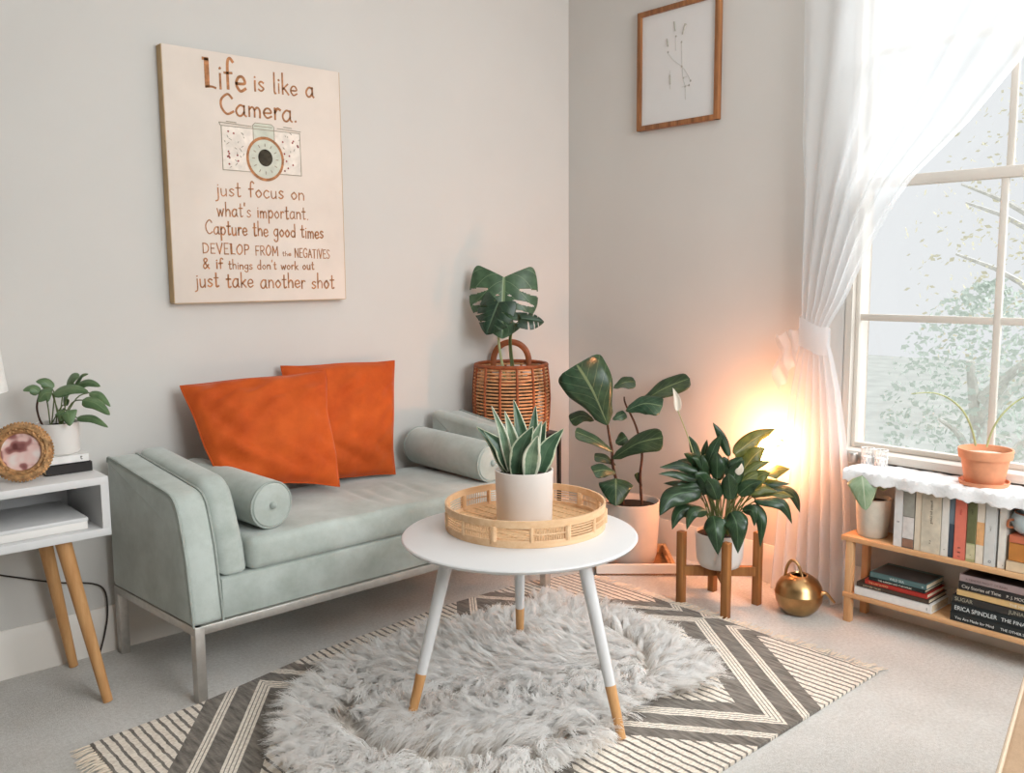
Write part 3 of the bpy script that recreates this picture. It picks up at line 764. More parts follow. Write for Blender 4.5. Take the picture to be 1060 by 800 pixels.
# ------------------------------------------------------------------ coffee table and what stands on it
TC = Vector((-1.358, -1.142, 0)); TZ = .478
ct = thing('coffee_table', TC.to_tuple(), 'round white coffee table with three splayed legs dipped in bare wood', 'table')
R0 = .332
MB().lathe([(.001, TZ-.018), (R0-.03, TZ-.018), (R0-.006, TZ-.012), (R0, TZ-.004), (R0-.002, TZ-.001), (R0-.006, TZ), (.001, TZ)], (TC.x, TC.y, 0), 72, close=False).build('tabletop', M['whitepaint'], ct, angle=50)
for fx, fy in FEET:
    foot = Vector((fx, fy, .0125)); dirv = Vector((TC.x-fx, TC.y-fy, 0)); topp = Vector((fx, fy, 0))+dirv*.36; topp.z = TZ-.016
    k = .29; mid = foot.lerp(topp, k)
    lg = MB().tube([mid, topp], [.0145, .0185], 16).build('leg', M['whitepaint'], ct)
    MB().tube([foot, mid], [.0115, .0146], 16).build('wooden_tip', M['oak'], lg, label='bare light wood leg tip')
# tray
YC = Vector((-1.290, -1.093, TZ)); RT = .232; TH = .074
tr_ = thing('rattan_tray', YC.to_tuple(), 'round bamboo tray with openwork rim standing on the coffee table', 'tray')
def ringband(z0, z1, r, th=.006):
    return MB().lathe([(r-th, z0), (r, z0), (r, z1), (r-th, z1), (r-th, z0)], (YC.x, YC.y, YC.z), 72, close=False)
ringband(.0005, .020, RT).build('base_ring', M['bamboo'], tr_, angle=30)
ringband(TH-.020, TH, RT+.001).build('rim', M['bamboo'], tr_, angle=30)
mb = MB().lathe([(.001, .004), (RT-.005, .004), (RT-.005, .010), (.001, .010)], YC, 60, close=False)
for k in range(11):
    a = -.2+k*.04; h = math.sqrt(max(0, .222**2-a*a))
    mb.box(YC.x+a-.014, YC.x+a+.014, YC.y-h, YC.y+h, YC.z+.0095, YC.z+.0115)
mb.build('woven_base', M['cane'], tr_, angle=30)
sp = MB()
nseg = 14
for k in range(nseg):
    a0 = 2*PI*k/nseg; p = lambda a, r=RT-.003: (YC.x+r*math.cos(a), YC.y+r*math.sin(a))
    x, y = p(a0); MB().tube([(x, y, YC.z+.016), (x, y, YC.z+TH-.017)], .006 if k % 2 else .009, 8).build('rim_post', M['bamboo'], tr_)
    if k % 2:
        for q in range(1, 15):
            x, y = p(a0+2*PI/nseg*q/15); sp.tube([(x, y, YC.z+.017), (x, y, YC.z+TH-.018)], .0016, 5)
        sp.tube([(*p(a0+2*PI/nseg*q/8, RT-.001), YC.z+TH*.5) for q in range(9)], .0022, 5)
    else:
        for q in range(1, 5):
            sp.tube([(*p(a0+2*PI/nseg*j/8), YC.z+.018+(TH-.037)*q/5) for j in range(9)], .0016, 5)
sp.build('rim_spindles', M['bamboo'], tr_)

def pot(parent, c, prof, mat, soil_z, soil_r, smat=None, n=48):
    MB().lathe(prof, c, n, close=False).build('pot', mat, parent, angle=50)
    MB().lathe([(.0005, soil_z+.008), (soil_r*.5, soil_z+.006), (soil_r, soil_z), (soil_r, soil_z-.01), (.0005, soil_z-.01)], c, 32, close=False).build('soil', smat or M['soil'], parent)
def leafpart(parent, pts, width, prof, mat, face=None, fold=.12, wave=0.0, ns=16, nc=6, name='leaf', thick=.0008, seed=0, curl=0.0):
    pts = [Vector(p) for p in pts]; sp_ = crom(pts, max(3, ns//(len(pts)-1))); k = len(sp_)-1
    view = Vector(face) if face is not None else (CAM-pts[len(pts)//2]).normalized()
    mb = MB(); vs = []; uv = []; rr = random.Random(seed+int(abs(pts[0].x*1e4))); ph = rr.uniform(0, 6)
    for i, p in enumerate(sp_):
        t = i/k; tg = (sp_[min(i+1, k)]-sp_[max(i-1, 0)]).normalized()
        sd = tg.cross(view)
        if sd.length < .05: sd = tg.orthogonal()
        sd.normalize(); nr = sd.cross(tg).normalized(); w = width/2*prof(t)
        for j in range(nc+1):
            s = 2*j/nc-1
            z = -fold*abs(s)**1.3*w*2+curl*s*s*w + wave*math.sin(t*9+ph+(2 if s > 0 else 0))*abs(s)*w
            vs.append(p+sd*(s*w)+nr*z); uv.append((j/nc, t))
    fs = [(i*(nc+1)+j, i*(nc+1)+j+1, (i+1)*(nc+1)+j+1, (i+1)*(nc+1)+j) for i in range(k) for j in range(nc)]
    mb.add(vs, fs, uv); o = mb.build(name, mat, parent, angle=80)
    if thick:
        md = o.modifiers.new('thickness', 'SOLIDIFY'); md.thickness = thick; md.offset = 0
    return o
def pr_lance(t): return max(.0, math.sin(PI*min(1, .04+.96*t)**.72))**1.05*(1-.25*t**6)+.02*(1-t)
def pr_blade(t): return (.62+.38*math.sin(PI*min(1, t*1.1)))*(1 if t < .55 else max(.0, 1-((t-.55)/.45)**2.0))
def pr_heart(t): return max(0, (math.sin(PI*t**.62))**.8)*(1.0 if t > .02 else .4)
def pr_fiddle(t): return max(0, .34+.66*(1/(1+math.exp(-(t-.36)*12)))) * (1 if t < .8 else math.sqrt(max(0, 1-((t-.8)/.2)**2)))*(min(1, .12+t*6))

# snake plant on the tray
SPc = at(538, 540, o=(-1.29, -1.093, 0)); SPc = Vector((-1.300, -1.100, TZ+.0118))
sn = thing('potted_snake_plant', SPc.to_tuple(), 'compact snake plant in a white ribbed pot on the bamboo tray', 'plant')
pot(sn, SPc, [(.0005, 0), (.076, 0), (.080, .004), (.0835, .15), (.0835, .156), (.080, .157), (.077, .152), (.076, .12)], M['ceramic_rib'], .142, .0765)
def spt(a, b, d=0): return at(400+a*.275, 400+b*.275, o=SPc, d=d)
for (x0, y0, x1, y1, w, d0, d1, mt) in [(440, 305, 395, 72, 15, .0, -.0, 'p'), (475, 300, 445, 92, 19, .01, .02, 'p'), (520, 300, 478, 48, 22, .03, .05, 's'), (556, 300, 562, 70, 20, .035, .06, 's'), (540, 320, 585, 130, 24, .0, .0, 'p'),
        (595, 315, 668, 158, 28, .01, .02, 's'), (480, 320, 552, 150, 34, -.02, -.05, 's'), (455, 310, 365, 165, 26, .01, .0, 's'), (430, 312, 338, 150, 22, .02, .03, 's'), (545, 325, 570, 185, 27, -.045, -.07, 'p'), (570, 322, 600, 130, 24, .03, .03, 's')]:
    a = spt(x0+(525-x0)*.35, y0+12, d0); c_ = spt(x1, y1, d1); mid = a.lerp(c_, .55)+Vector((0, 0, .008))+HR*((x0-x1)*.00012)
    leafpart(sn, [a, a.lerp(mid, .5), mid, c_], w*.0019, pr_blade, M['lm_snake_pale' if mt == 'p' else 'lm_snake'], None, -.18, .04, 18, 8, thick=.003)

# ------------------------------------------------------------------ end table at the left
ET = thing('end_table', (-2.48, -.20, 0), 'white box end table with open shelf and angled wooden legs', 'table')
ex0, ex1, ey0, ey1, ez0, ez1, th = -2.76, -2.214, -.372, -.03, .482, .651, .022
mb = MB().box(ex0, ex1, ey0, ey1, ez1-th, ez1, .002).box(ex0, ex1, ey0, ey1, ez0, ez0+th, .002).box(ex0+.0004, ex0+th, ey0+.0006, ey1-.0006, ez0+th-.002, ez1-th+.002).box(ex1-th, ex1-.0004, ey0+.0006, ey1-.0006, ez0+th-.002, ez1-th+.002).box(ex0+.01, ex1-.01, ey1-.012, ey1, ez0+.01, ez1-.01)
mb.build('shelf_box', M['whitepaint'], ET)
for (tx, ty, fx, fy) in ((-2.330, -.315, -2.255, -.375), (-2.325, -.075, -2.255, -.055), (-2.645, -.315, -2.72, -.375), (-2.645, -.075, -2.72, -.055)):
    MB().tube([(fx, fy, .002), (tx, ty, ez0+.002)], [.0135, .022], 16).build('leg', M['oak'], ET)
bx = thing('storage_box', (-2.40, -.22, ez0+th), 'flat white box lying in the open shelf of the end table', 'box')
MB().box(-2.56, -2.268, -.345, -.09, ez0+th+.0005, ez0+th+.026, .003).build('box_base', M['ceramic'], bx)
MB().box(-2.562, -2.266, -.347, -.088, ez0+th+.022, ez0+th+.034, .003).build('lid', M['whitepaint'], bx)

def text_mesh(body, size, mat4, name, mat, parent, align='LEFT', maxw=None, extr=.0002):
    cu = bpy.data.curves.new('lettering', 'FONT'); cu.body = body; cu.size = size; cu.align_x = align; cu.extrude = extr
    o = bpy.data.objects.new('lettering', cu); COL.objects.link(o); bpy.context.view_layer.update()
    me = bpy.data.meshes.new_from_object(o.evaluated_get(bpy.context.evaluated_depsgraph_get())); bpy.data.objects.remove(o); bpy.data.curves.remove(cu)
    if len(me.vertices) == 0: return None
    xs = [v.co.x for v in me.vertices]; sc = 1
    if maxw and max(xs)-min(xs) > maxw: sc = maxw/(max(xs)-min(xs))
    off = wloc(parent)
    for v in me.vertices:
        v.co.x *= sc; v.co = mat4 @ v.co - off
    me.materials.clear(); me.materials.append(mat)
    q = bpy.data.objects.new(name, me); COL.objects.link(q); q.parent = parent; return q
BM = {}
def bmat(c, rough=.5, var=.05):
    k = tuple(c)
    if k not in BM: BM[k] = plain('book_cover', c, rough, var, 30)
    return BM[k]
def flat_book(x0, x1, y0, y1, z0, z1, cover, label, group, spine='-x', pages=None, title=None, tcol=(230, 225, 215), tsize=None, cat='book', top=None):
    """a book lying flat, spine towards -x or -y"""
    t = thing('book', ((x0+x1)/2, (y0+y1)/2, z0), label, cat, group)
    b_ = .0022; c = bmat(cover)
    mb = MB().box(x0, x1, y0, y1, z0+.0003, z0+b_, .0006, 1).box(x0, x1, y0, y1, z1-b_, z1-.0001, .0006, 1)
    if spine == '-x': mb.box(x0, x0+b_*1.2, y0, y1, z0+.0003, z1-.0001, .0008, 1); pg = (x0+b_, x1-.004, y0+.003, y1-.003)
    else: mb.box(x0, x1, y0, y0+b_*1.2, z0+.0003, z1-.0001, .0008, 1); pg = (x0+.003, x1-.003, y0+b_, y1-.004)
    cvr = mb.build('cover', c, t, angle=30)
    MB().box(*pg, z0+b_, z1-b_).build('pages', pages or M['pages'], t, smooth=False)
    if top: MB().box(x0+.004, x1-.02, y0+.006, y1-.006, z1-.0002, z1+.0003).build('cover_panel', bmat(top), cvr, smooth=False)
    if title:
        for (s, yst, zrel, sz, wmax) in title:
            # text on the spine runs towards -y when seen from the room
            mt = Matrix(((0, 0, -1, x0-.0006), (-1, 0, 0, yst), (0, 1, 0, z0+(z1-z0)*zrel), (0, 0, 0, 1)))
            text_mesh(s, sz, mt, 'spine_title', bmat(tcol), cvr, maxw=wmax)
    return t
flat_book(-2.345, -2.222, -.265, -.145, ez1+.0005, ez1+.028, (30, 24, 22), 'small black book at the bottom under the leafy pot', 'books under the leafy plant', '-y')
wb = flat_book(-2.347, -2.228, -.258, -.138, ez1+.0285, ez1+.052, (240, 238, 234), 'small white book on the black one under the leafy pot', 'books under the leafy plant', '-y')
for (s, x, sz) in (('y', -2.335, .02), ('t', -2.252, .02)):
    text_mesh(s, sz, Matrix(((1, 0, 0, x), (0, 0, -1, -.2587), (0, 1, 0, ez1+.036), (0, 0, 0, 1))), 'spine_title', M['ink_dark'], wb)

# leafy plant on the books
PPc = Vector((-2.288, -.196, ez1+.0525))
pp = thing('potted_pothos', PPc.to_tuple(), 'leafy pothos in a smooth white pot on two small books on the end table', 'plant')
pot(pp, PPc, [(.0005, 0), (.050, 0), (.054, .004), (.057, .086), (.057, .089), (.054, .089), (.053, .07)], M['ceramic'], .076, .0525)
def ppt(a, b, d=0): return at(a*.2, 360+b*.2, o=PPc, d=d)
for i, (x0, y0, x1, y1, w, d) in enumerate([(345, 205, 408, 150, 62, .01), (272, 215, 185, 175, 42, .02), (205, 235, 118, 222, 40, -.01), (275, 235, 458, 228, 52, -.05), (385, 200, 458, 135, 22, .03), (392, 198, 520, 200, 40, .03), (462, 232, 572, 305, 32, .0), (425, 270, 570, 348, 50, -.03), (398, 362, 560, 412, 34, -.03), (270, 235, 195, 280, 70, -.02), (345, 325, 362, 405, 62, -.05), (335, 300, 352, 250, 30, .02), (300, 330, 318, 380, 36, -.04)]):
    a = ppt(x0, y0, d); c_ = ppt(x1, y1, d-.015); mid = a.lerp(c_, .5)+Vector((0, 0, .012))
    leafpart(pp, [a, mid, c_], w*.2*.0039, pr_heart, M['lm_pothos'], (-.45, -.55, .7), .15, .05, 12, 6, seed=i)
    MB().tube([PPc+Vector((R_.uniform(-.025, .025), R_.uniform(-.02, .02), .076)), a.lerp(PPc+Vector((0, 0, .1)), .4)+Vector((0, 0, .012)), a], .0018, 6, 5).build('stem', M['stem_green'], pp)
MB().tube([ppt(228, 412), ppt(205, 370), ppt(192, 320), ppt(193, 285), ppt(205, 240)], .003, 8, 4).build('stem', M['stem_brown'], pp, label='brown woody stem')

# gilded round photo frame
GF = Vector((-2.408, -.285, ez1)); gc = GF+Vector((0, 0, .083))
gf = thing('photo_frame', GF.to_tuple(), 'round ornate gold photo frame standing at the front of the end table', 'photo frame')
gn = Vector((-.42, -.88, .2)).normalized(); gm = gn.to_track_quat('Z', 'Y').to_matrix().to_4x4()
mb = MB(); rr = random.Random(8); n = 72
prof = [(.050, .0), (.050, .006), (.054, .011), (.060, .010), (.064, .015), (.071, .014), (.076, .008), (.079, .002), (.079, -.006), (.050, -.006), (.050, 0)]
mb.lathe(prof, gc, n, gm, close=False)
for k in range(54):
    a = 2*PI*k/54; mb.sphere(gc+gm @ Vector((.0785*math.cos(a), .0785*math.sin(a), .001)), .0042, 8, 6)
for k in range(110):
    a = rr.uniform(0, 2*PI); r = rr.uniform(.056, .074); mb.sphere(gc+gm @ Vector((r*math.cos(a), r*math.sin(a), .012)), rr.uniform(.002, .0042), 7, 5)
mb.build('gilded_ring', M['gold'], gf)
g = N('family_photo'); co = g.coord('Object', (1, 1, 1)); nz = g.noise(co, 15, 2)
pm = g.fin(g.ramp(nz, [(.34, lin((112, 66, 64))), (.42, lin((170, 116, 112))), (.46, lin((236, 196, 188))), (.56, lin((240, 224, 218)))]), .25)
MB().lathe([(.0005, .001), (.051, .001), (.051, -.004), (.0005, -.004)], gc, 40, gm, close=False).build('photo', pm, gf, angle=30)
MB().tube([gc+gm @ Vector((0, .02, -.006)), (gc.x+.018, gc.y+.075, ez1+.003)], .004, 6).build('easel_strut', M['gold'], gf)

# table lamp at the left edge
LB = Vector((-2.557, -.175, ez1))
tl = thing('table_lamp', LB.to_tuple(), 'table lamp with plain white drum shade at the left edge', 'lamp')
MB().lathe([(.0005, 0), (.06, 0), (.062, .012), (.05, .03), (.062, .08), (.07, .13), (.05, .19), (.018, .22), (.014, .25), (.0005, .25)], LB, 36, close=False).build('base', M['ceramic'], tl)
MB().tube([LB+Vector((0, 0, .25)), LB+Vector((0, 0, .38))], .006, 8).build('stem', M['brass'], tl)
MB().lathe([(.148, .245), (.15, .245), (.122, .505), (.12, .505), (.148, .245)], LB, 48, close=False).build('lamp_shade', M['linen_shade'], tl)
s = MB()
for k in range(3):
    a = 2*PI*k/3; s.tube([LB+Vector((0, 0, .38)), LB+Vector((.14*math.cos(a), .14*math.sin(a), .30))], .0015, 5)
s.build('shade_spider', M['brass'], tl)
cd = MB().tube([(-2.70, -.012, .50), (-2.5, -.010, .36), (-2.37, -.008, .30), (-2.27, -.008, .262), (-2.17, -.010, .235), (-2.135, -.012, .20), (-2.135, -.022, .13), (-2.15, -.024, .06), (-2.17, -.03, .006)], .0028, 6, 6).build('lamp_cord', M['cord'])
tag(cd, 'thin lamp cord trailing down the wall behind the end table', 'cord')

# ------------------------------------------------------------------ monstera in a basket on a stand
MC = at(527, 400, y=-.178); MC.z = 0; MC.x += .012
st = thing('metal_plant_stand', MC.to_tuple(), 'black metal plant stand behind the right end of the sofa', 'stand')
SZ = .545
MB().box(MC.x-.15, MC.x+.15, MC.y-.15, MC.y+.15, SZ-.015, SZ, .003).build('top', M['black_metal'], st)
for a in (-1, 1):
    for c_ in (-1, 1): MB().box(MC.x+a*.141-.007, MC.x+a*.141+.007, MC.y+c_*.141-.007, MC.y+c_*.141+.007, 0, SZ-.014, .001).build('leg', M['black_metal'], st)
bk = thing('wicker_basket', (MC.x, MC.y, SZ), 'reddish brown wicker basket with two leather handles holding the monstera', 'basket')
BH, BR = .285, .152
def brr(z): return BR*(.93+.10*math.sin(PI*min(1, z/BH*.8+.1)))
mb = MB()
for k in range(20):
    z = SZ+.008+(BH-.02)*k/19
    mb.tube([(MC.x+brr(z-SZ)*math.cos(2*PI*i/36), MC.y+brr(z-SZ)*math.sin(2*PI*i/36), z) for i in range(37)], .0042, 6)
mb.build('cane_hoops', M['wicker'], bk)
mb = MB()
for k in range(14):
    a = 2*PI*k/14+.1; mb.tube([(MC.x+(brr(z*BH)+.004)*math.cos(a), MC.y+(brr(z*BH)+.004)*math.sin(a), SZ+.003+z*(BH-.003)) for z in (0, .25, .5, .75, 1)], .0058, 6)
mb.tube([(MC.x+(brr(BH)+.003)*math.cos(2*PI*i/40), MC.y+(brr(BH)+.003)*math.sin(2*PI*i/40), SZ+BH) for i in range(41)], .008, 8)
mb.build('cane_posts', M['wicker_dark'], bk)
MB().lathe([(.0005, .002), (brr(0), .002), (brr(0), .008), (.0005, .008)], (MC.x, MC.y, SZ), 36, close=False).build('basket_floor', M['wicker'], bk)
def hnd(sgn, hh, drop):
    pts = []
    for i in range(13):
        t = i/12; a = (t-.5)*1.5
        c_ = Vector((MC.x, MC.y, SZ+BH-.03))+HR*(.078*math.sin(PI*(t-.5)))+HF*(sgn*.115*(1+.25*math.cos(PI*(t-.5))*(1 if drop else 0)))
        c_.z += hh*math.cos(PI*(t-.5))**.7 if not drop else -hh*math.cos(PI*(t-.5))
        pts.append(c_)
    return pts
MB().tube(hnd(1, .115, False), .013, 8, 2, flat=HF).build('handle', M['leather'], bk)
MB().tube(hnd(-1, .03, True), .011, 8, 2, flat=HF).build('handle', M['leather'], bk)
mo = thing('potted_monstera', (MC.x, MC.y, SZ+.0085), 'monstera with split heart leaves growing out of the wicker basket', 'plant')
MB().lathe([(.0005, 0), (.095, 0), (.118, .19), (.118, .2), (.112, .2), (.108, .17)], (MC.x, MC.y, SZ+.0085), 32, close=False).build('pot', M['black_metal'], mo)
MB().lathe([(.0005, .19), (.111, .185), (.111, .175), (.0005, .175)], (MC.x, MC.y, SZ+.0085), 32, close=False).build('soil', M['soil'], mo)
def split_leaf(parent, sinus, tip, halfw, face, mat, slits, seed=0, droop=.2):
    """a heart-shaped blade with long holes between the side veins, some of them open at the margin"""
    sinus, tip = Vector(sinus), Vector(tip); ax = tip-sinus; Ln = ax.length; ax.normalize()
    nr = Vector(face); nr = (nr-ax*nr.dot(ax)).normalized(); sd = ax.cross(nr)
    mb = MB(); NT, NS = 120, 26
    for s in (-1, 1):
        vs = []; uv = []
        for i in range(NT+1):
            t = i/NT
            bx_ = math.sin(PI*min(1, t)**.66)**.72 if 0 < t < 1 else 0
            by_ = t-.33*math.exp(-((t-.15)/.15)**2)*min(1, t/.10)
            root = max(0.0, (t-.10)/.90)
            for j in range(NS+1):
                q = j/NS
                al = (root*(1-q)+by_*q)*Ln; wd = bx_*q*halfw
                p = sinus+ax*al+sd*(s*wd)-nr*(droop*wd*wd/halfw+droop*.35*max(0, al)**2/Ln)+nr*(.010*math.sin(q*PI)*math.sin(t*PI))
                vs.append(p); uv.append((.5+.5*q*s, t))
        fs = []
        for i in range(NT):
            for j in range(NS):
                t, q = (i+.5)/NT, (j+.5)/NS; hole = False
                for (sg, tc, hw, q0, q1) in slits:
                    if sg == s and q0 < q < q1 and abs(t-tc-.05*(q-q0)) < hw*math.sin(PI*(q-q0)/(min(q1, 1.25)-q0))**.6: hole = True
                if not hole: fs.append((i*(NS+1)+j, i*(NS+1)+j+1, (i+1)*(NS+1)+j+1, (i+1)*(NS+1)+j))
        mb.add(vs, fs, uv)
    o = mb.build('leaf', mat, parent, angle=80); md = o.modifiers.new('thickness', 'SOLIDIFY'); md.thickness = .0008; md.offset = 0
def mpt(a, b, d=0): return at(470+a*.225, 260+b*.225, o=MC, d=d)
split_leaf(mo, mpt(230, 120, -.02), mpt(222, 400, -.07), .142, (CAM-MC).normalized()+Vector((.0, 0, .25)), M['lm_monstera'], [(s_, *c_) for s_ in (-1, 1) for c_ in ((.30, .022, .45, 1.3), (.43, .030, .28, .93), (.57, .026, .30, 1.3), (.72, .020, .35, 1.3), (.36, .010, .12, .24), (.50, .010, .10, .22))])
split_leaf(mo, mpt(205, 235, -.10), mpt(145, 382, -.12), .08, (CAM-MC).normalized()+Vector((0, 0, .9)), M['lm_monstera_dark'], [(s_, *c_) for s_ in (-1, 1) for c_ in ((.32, .024, .40, 1.3), (.50, .028, .30, 1.3), (.68, .022, .35, 1.3))])
split_leaf(mo, mpt(310, 310, -.08), mpt(415, 320, -.07), .05, Vector((-.4, -.5, .75)), M['lm_monstera_dark'], [(s_, *c_) for s_ in (-1, 1) for c_ in ((.34, .024, .40, 1.3), (.54, .026, .30, 1.3), (.72, .022, .35, 1.3))])
sb_ = Vector((MC.x, MC.y, SZ+.195))
MB().tube([sb_+HR*-.02, mpt(206, 420, 0), mpt(208, 250, .02), mpt(230, 130, -.018)], [.006, .005, .003], 8, 6).build('stem', M['stem_pale'], mo)
MB().tube([sb_+HR*.01, mpt(255, 420, 0), mpt(270, 330, -.03), mpt(240, 262, -.06), mpt(185, 225, -.098)], [.0045, .004, .0025], 8, 6).build('stem', M['stem_green'], mo)
MB().tube([sb_+HR*.02, mpt(262, 420, -.01), mpt(280, 345, -.05), mpt(310, 312, -.08)], [.004, .003, .0022], 8, 6).build('stem', M['stem_green'], mo)

# ------------------------------------------------------------------ fiddle leaf fig in its tray
ang = math.atan2(-.816+.547, -.220+.506)
tA = Vector((-.506, -.547, 0)); tB = Vector((-.220, -.816, 0)); te = (tB-tA).normalized(); tA = tA+te*.075; tn_ = Vector((-te.y, te.x, 0))
TD = .29
tcn = (tA+tB)/2+tn_*TD/2
fm_ = Matrix(((te.x, tn_.x, 0, tA.x), (te.y, tn_.y, 0, tA.y), (0, 0, 1, 0), (0, 0, 0, 1)))
tw_ = (tB-tA).length
ft_ = thing('wooden_tray', tcn.to_tuple(), 'shallow wooden tray on the floor under the fiddle leaf fig', 'tray')
MB().box(0, tw_, 0, TD, .004, .014, .001, 1, fm_).build('tray_base', M['stand_wood'], ft_, angle=30)
MB().box(0, tw_, 0, .016, 0, .05, .002, 1, fm_).build('front_board', M['trim'], ft_, angle=30, label='front board coloured pale as if lit')  # light on the front put into its white colour; other boards are pine
MB().box(0, tw_, TD-.016, TD, 0, .05, .002, 1, fm_).build('back_board', M['pine'], ft_, angle=30)
MB().box(0, .016, .016, TD-.016, 0, .05, .002, 1, fm_).build('side_board', M['pine'], ft_, angle=30)
MB().box(tw_-.016, tw_, .016, TD-.016, 0, .018, .002, 1, fm_).box(tw_-.016, tw_, .016, TD-.016, .036, .05, .002, 1, fm_).box(tw_-.016, tw_, .016, .07, .016, .038, .001, 1, fm_).box(tw_-.016, tw_, TD-.07, TD-.016, .016, .038, .001, 1, fm_).build('side_board', M['pine'], ft_, angle=30)
FC = at(653, 545, o=tcn); FC = Vector((FC.x, FC.y, .0145))
fg = thing('potted_fiddle_leaf_fig', FC.to_tuple(), 'fiddle leaf fig with two woody stems in a large white pot in the corner', 'plant')
pot(fg, FC, [(.0005, 0), (.080, 0), (.096, .008), (.106, .04), (.118, .225), (.1185, .235), (.1185, .262), (.114, .264), (.110, .258), (.108, .22)], M['ceramic_rib'], .238, .1085)
def fpt(a, b, d=0): return at(570+a*.225, 360+b*.225, o=FC, d=d)
s0 = FC+Vector((0, 0, .238))
def sl(pts, r): MB().tube(pts, r, 8, 6).build('stem', M['stem_brown'], fg)
sl([s0-HR*.03, fpt(290, 560, 0), fpt(283, 480, 0), fpt(272, 420, -.01), fpt(262, 355, -.02)], [.0065, .006, .0045])
sl([s0+HR*.045, fpt(412, 590, .02), fpt(420, 480, .02), fpt(392, 360, .03), fpt(345, 260, .03), fpt(338, 225, .03)], [.006, .005, .003])
for i, (x0, y0, x1, y1, w, d0, d1, mt, dz) in enumerate([
    (262, 355, 120, 75, 185, -.02, -.07, 'lm_fig', .02), (290, 185, 390, 155, 55, .04, .06, 'lm_fig_dark', .01), (400, 262, 640, 140, 78, .05, .04, 'lm_fig_dark', .012), (345, 290, 515, 268, 90, .0, -.05, 'lm_fig', .02),
    (285, 510, 518, 412, 92, -.01, -.07, 'lm_fig_dark', .02), (200, 335, 88, 335, 58, .05, .05, 'lm_fig_dark', .02), (285, 478, 112, 385, 50, -.03, -.08, 'lm_fig', .01), (300, 575, 195, 570, 60, -.04, -.09, 'lm_fig', .01), (300, 540, 200, 500, 40, .02, .01, 'lm_fig_dark', .01),
    (300, 600, 300, 728, 125, -.05, -.12, 'lm_fig', .02), (300, 440, 350, 410, 60, .03, .03, 'lm_fig_dark', .0), (285, 330, 345, 300, 40, .02, .03, 'lm_fig', 0), (420, 640, 395, 575, 22, .03, .02, 'lm_fig_dark', 0)]):
    a = fpt(x0, y0, d0); c_ = fpt(x1, y1, d1); mid = a.lerp(c_, .5)+Vector((0, 0, dz))
    face = None if i in (0, 9) else Vector((-.45, -.5, .55))
    leafpart(fg, [a, mid, c_], w*.225*.0049, (pr_heart if i == 9 else pr_fiddle), M[mt], face, .10, .12, 20, 8, seed=i)

# ------------------------------------------------------------------ peace lily on a wooden stand
LC = Vector((-.344, -1.106, 0))
ps = thing('wooden_plant_stand', LC.to_tuple(), 'four legged brown wooden plant stand holding the peace lily pot', 'stand')
for sx_, sy2 in ((-1, -1), (-1, 1), (1, -1), (1, 1)):
    MB().box(LC.x+sx_*.097-.0135, LC.x+sx_*.097+.0135, LC.y+sy2*.097-.0135, LC.y+sy2*.097+.0135, 0, .272, .002).build('leg', M['stand_wood'], ps)
c45 = Matrix.Translation((LC.x, LC.y, 0))
for rot, zz in ((PI/4, .108), (-PI/4, .1085)):
    MB().box(-.128, .128, -.011, .011, zz, zz+.034, .001, 1, c45 @ Matrix.Rotation(rot, 4, 'Z')).build('cross_bar', M['stand_wood'], ps, angle=30)
pl = thing('potted_peace_lily', (LC.x, LC.y, .1433), 'bushy peace lily with drooping leaves and one white bloom in a white pot', 'plant')
pot(pl, (LC.x, LC.y, .1433), [(.0005, 0), (.060, 0), (.072, .006), (.082, .03), (.088, .12), (.088, .128), (.084, .129), (.082, .1)], M['ceramic'], .118, .083)
def lpt(a, b, d=0): return at(660+a*.2748, 380+b*.2748, o=LC, d=d)
lb = Vector((LC.x, LC.y, .262))
LV = [(232, 370, 193, 258, 36, .03, .04, 0), (245, 380, 262, 272, 28, .05, .06, 0), (262, 370, 318, 252, 42, .02, .02, 0), (345, 335, 283, 208, 34, .04, .06, 0), (365, 330, 518, 232, 66, .06, .10, 1), (395, 390, 482, 302, 70, .04, .06, 1), (300, 420, 298, 318, 56, -.02, -.02, 0),
      (420, 450, 500, 395, 58, -.01, -.02, 1), (235, 385, 82, 378, 44, .02, .0, 0), (228, 430, 78, 402, 36, .0, -.02, 0), (240, 465, 82, 560, 84, -.03, -.10, 0), (235, 530, 130, 612, 56, -.02, -.08, 0), (262, 540, 185, 612, 46, -.06, -.11, 2), (285, 560, 303, 708, 84, -.09, -.15, 0),
      (352, 545, 378, 702, 84, -.10, -.16, 0), (430, 520, 462, 680, 46, -.04, -.08, 0), (440, 500, 582, 590, 48, -.04, -.07, 2), (470, 455, 612, 548, 52, .02, .03, 0), (470, 420, 575, 382, 56, .06, .09, 1), (345, 460, 400, 350, 60, -.04, -.04, 0), (270, 460, 215, 400, 56, -.05, -.06, 0),
      (380, 480, 470, 430, 54, -.06, -.08, 0), (300, 500, 260, 420, 60, -.08, -.1, 0), (350, 500, 340, 400, 60, -.09, -.11, 0), (220, 470, 150, 440, 50, .0, -.01, 0), (420, 470, 530, 470, 46, .0, .0, 1), (250, 420, 240, 330, 40, .0, .0, 0), (395, 540, 440, 600, 40, -.09, -.13, 2)]
rr = random.Random(21)
for k in range(22):      # the fuller inner leaves
    a_ = rr.uniform(PI*.98, PI*2.02); q = rr.uniform(120, 235)
    ex_, ey_ = 330+q*1.12*math.cos(a_), 465+q*.85*math.sin(a_)
    LV.append((330+q*.42*math.cos(a_), 475+q*.42*math.sin(a_), ex_, ey_+rr.uniform(-10, 40), rr.uniform(34, 60), rr.uniform(-.03, .08), rr.uniform(-.05, .11), 1 if ex_ > 440 and rr.random() < .6 else 0))
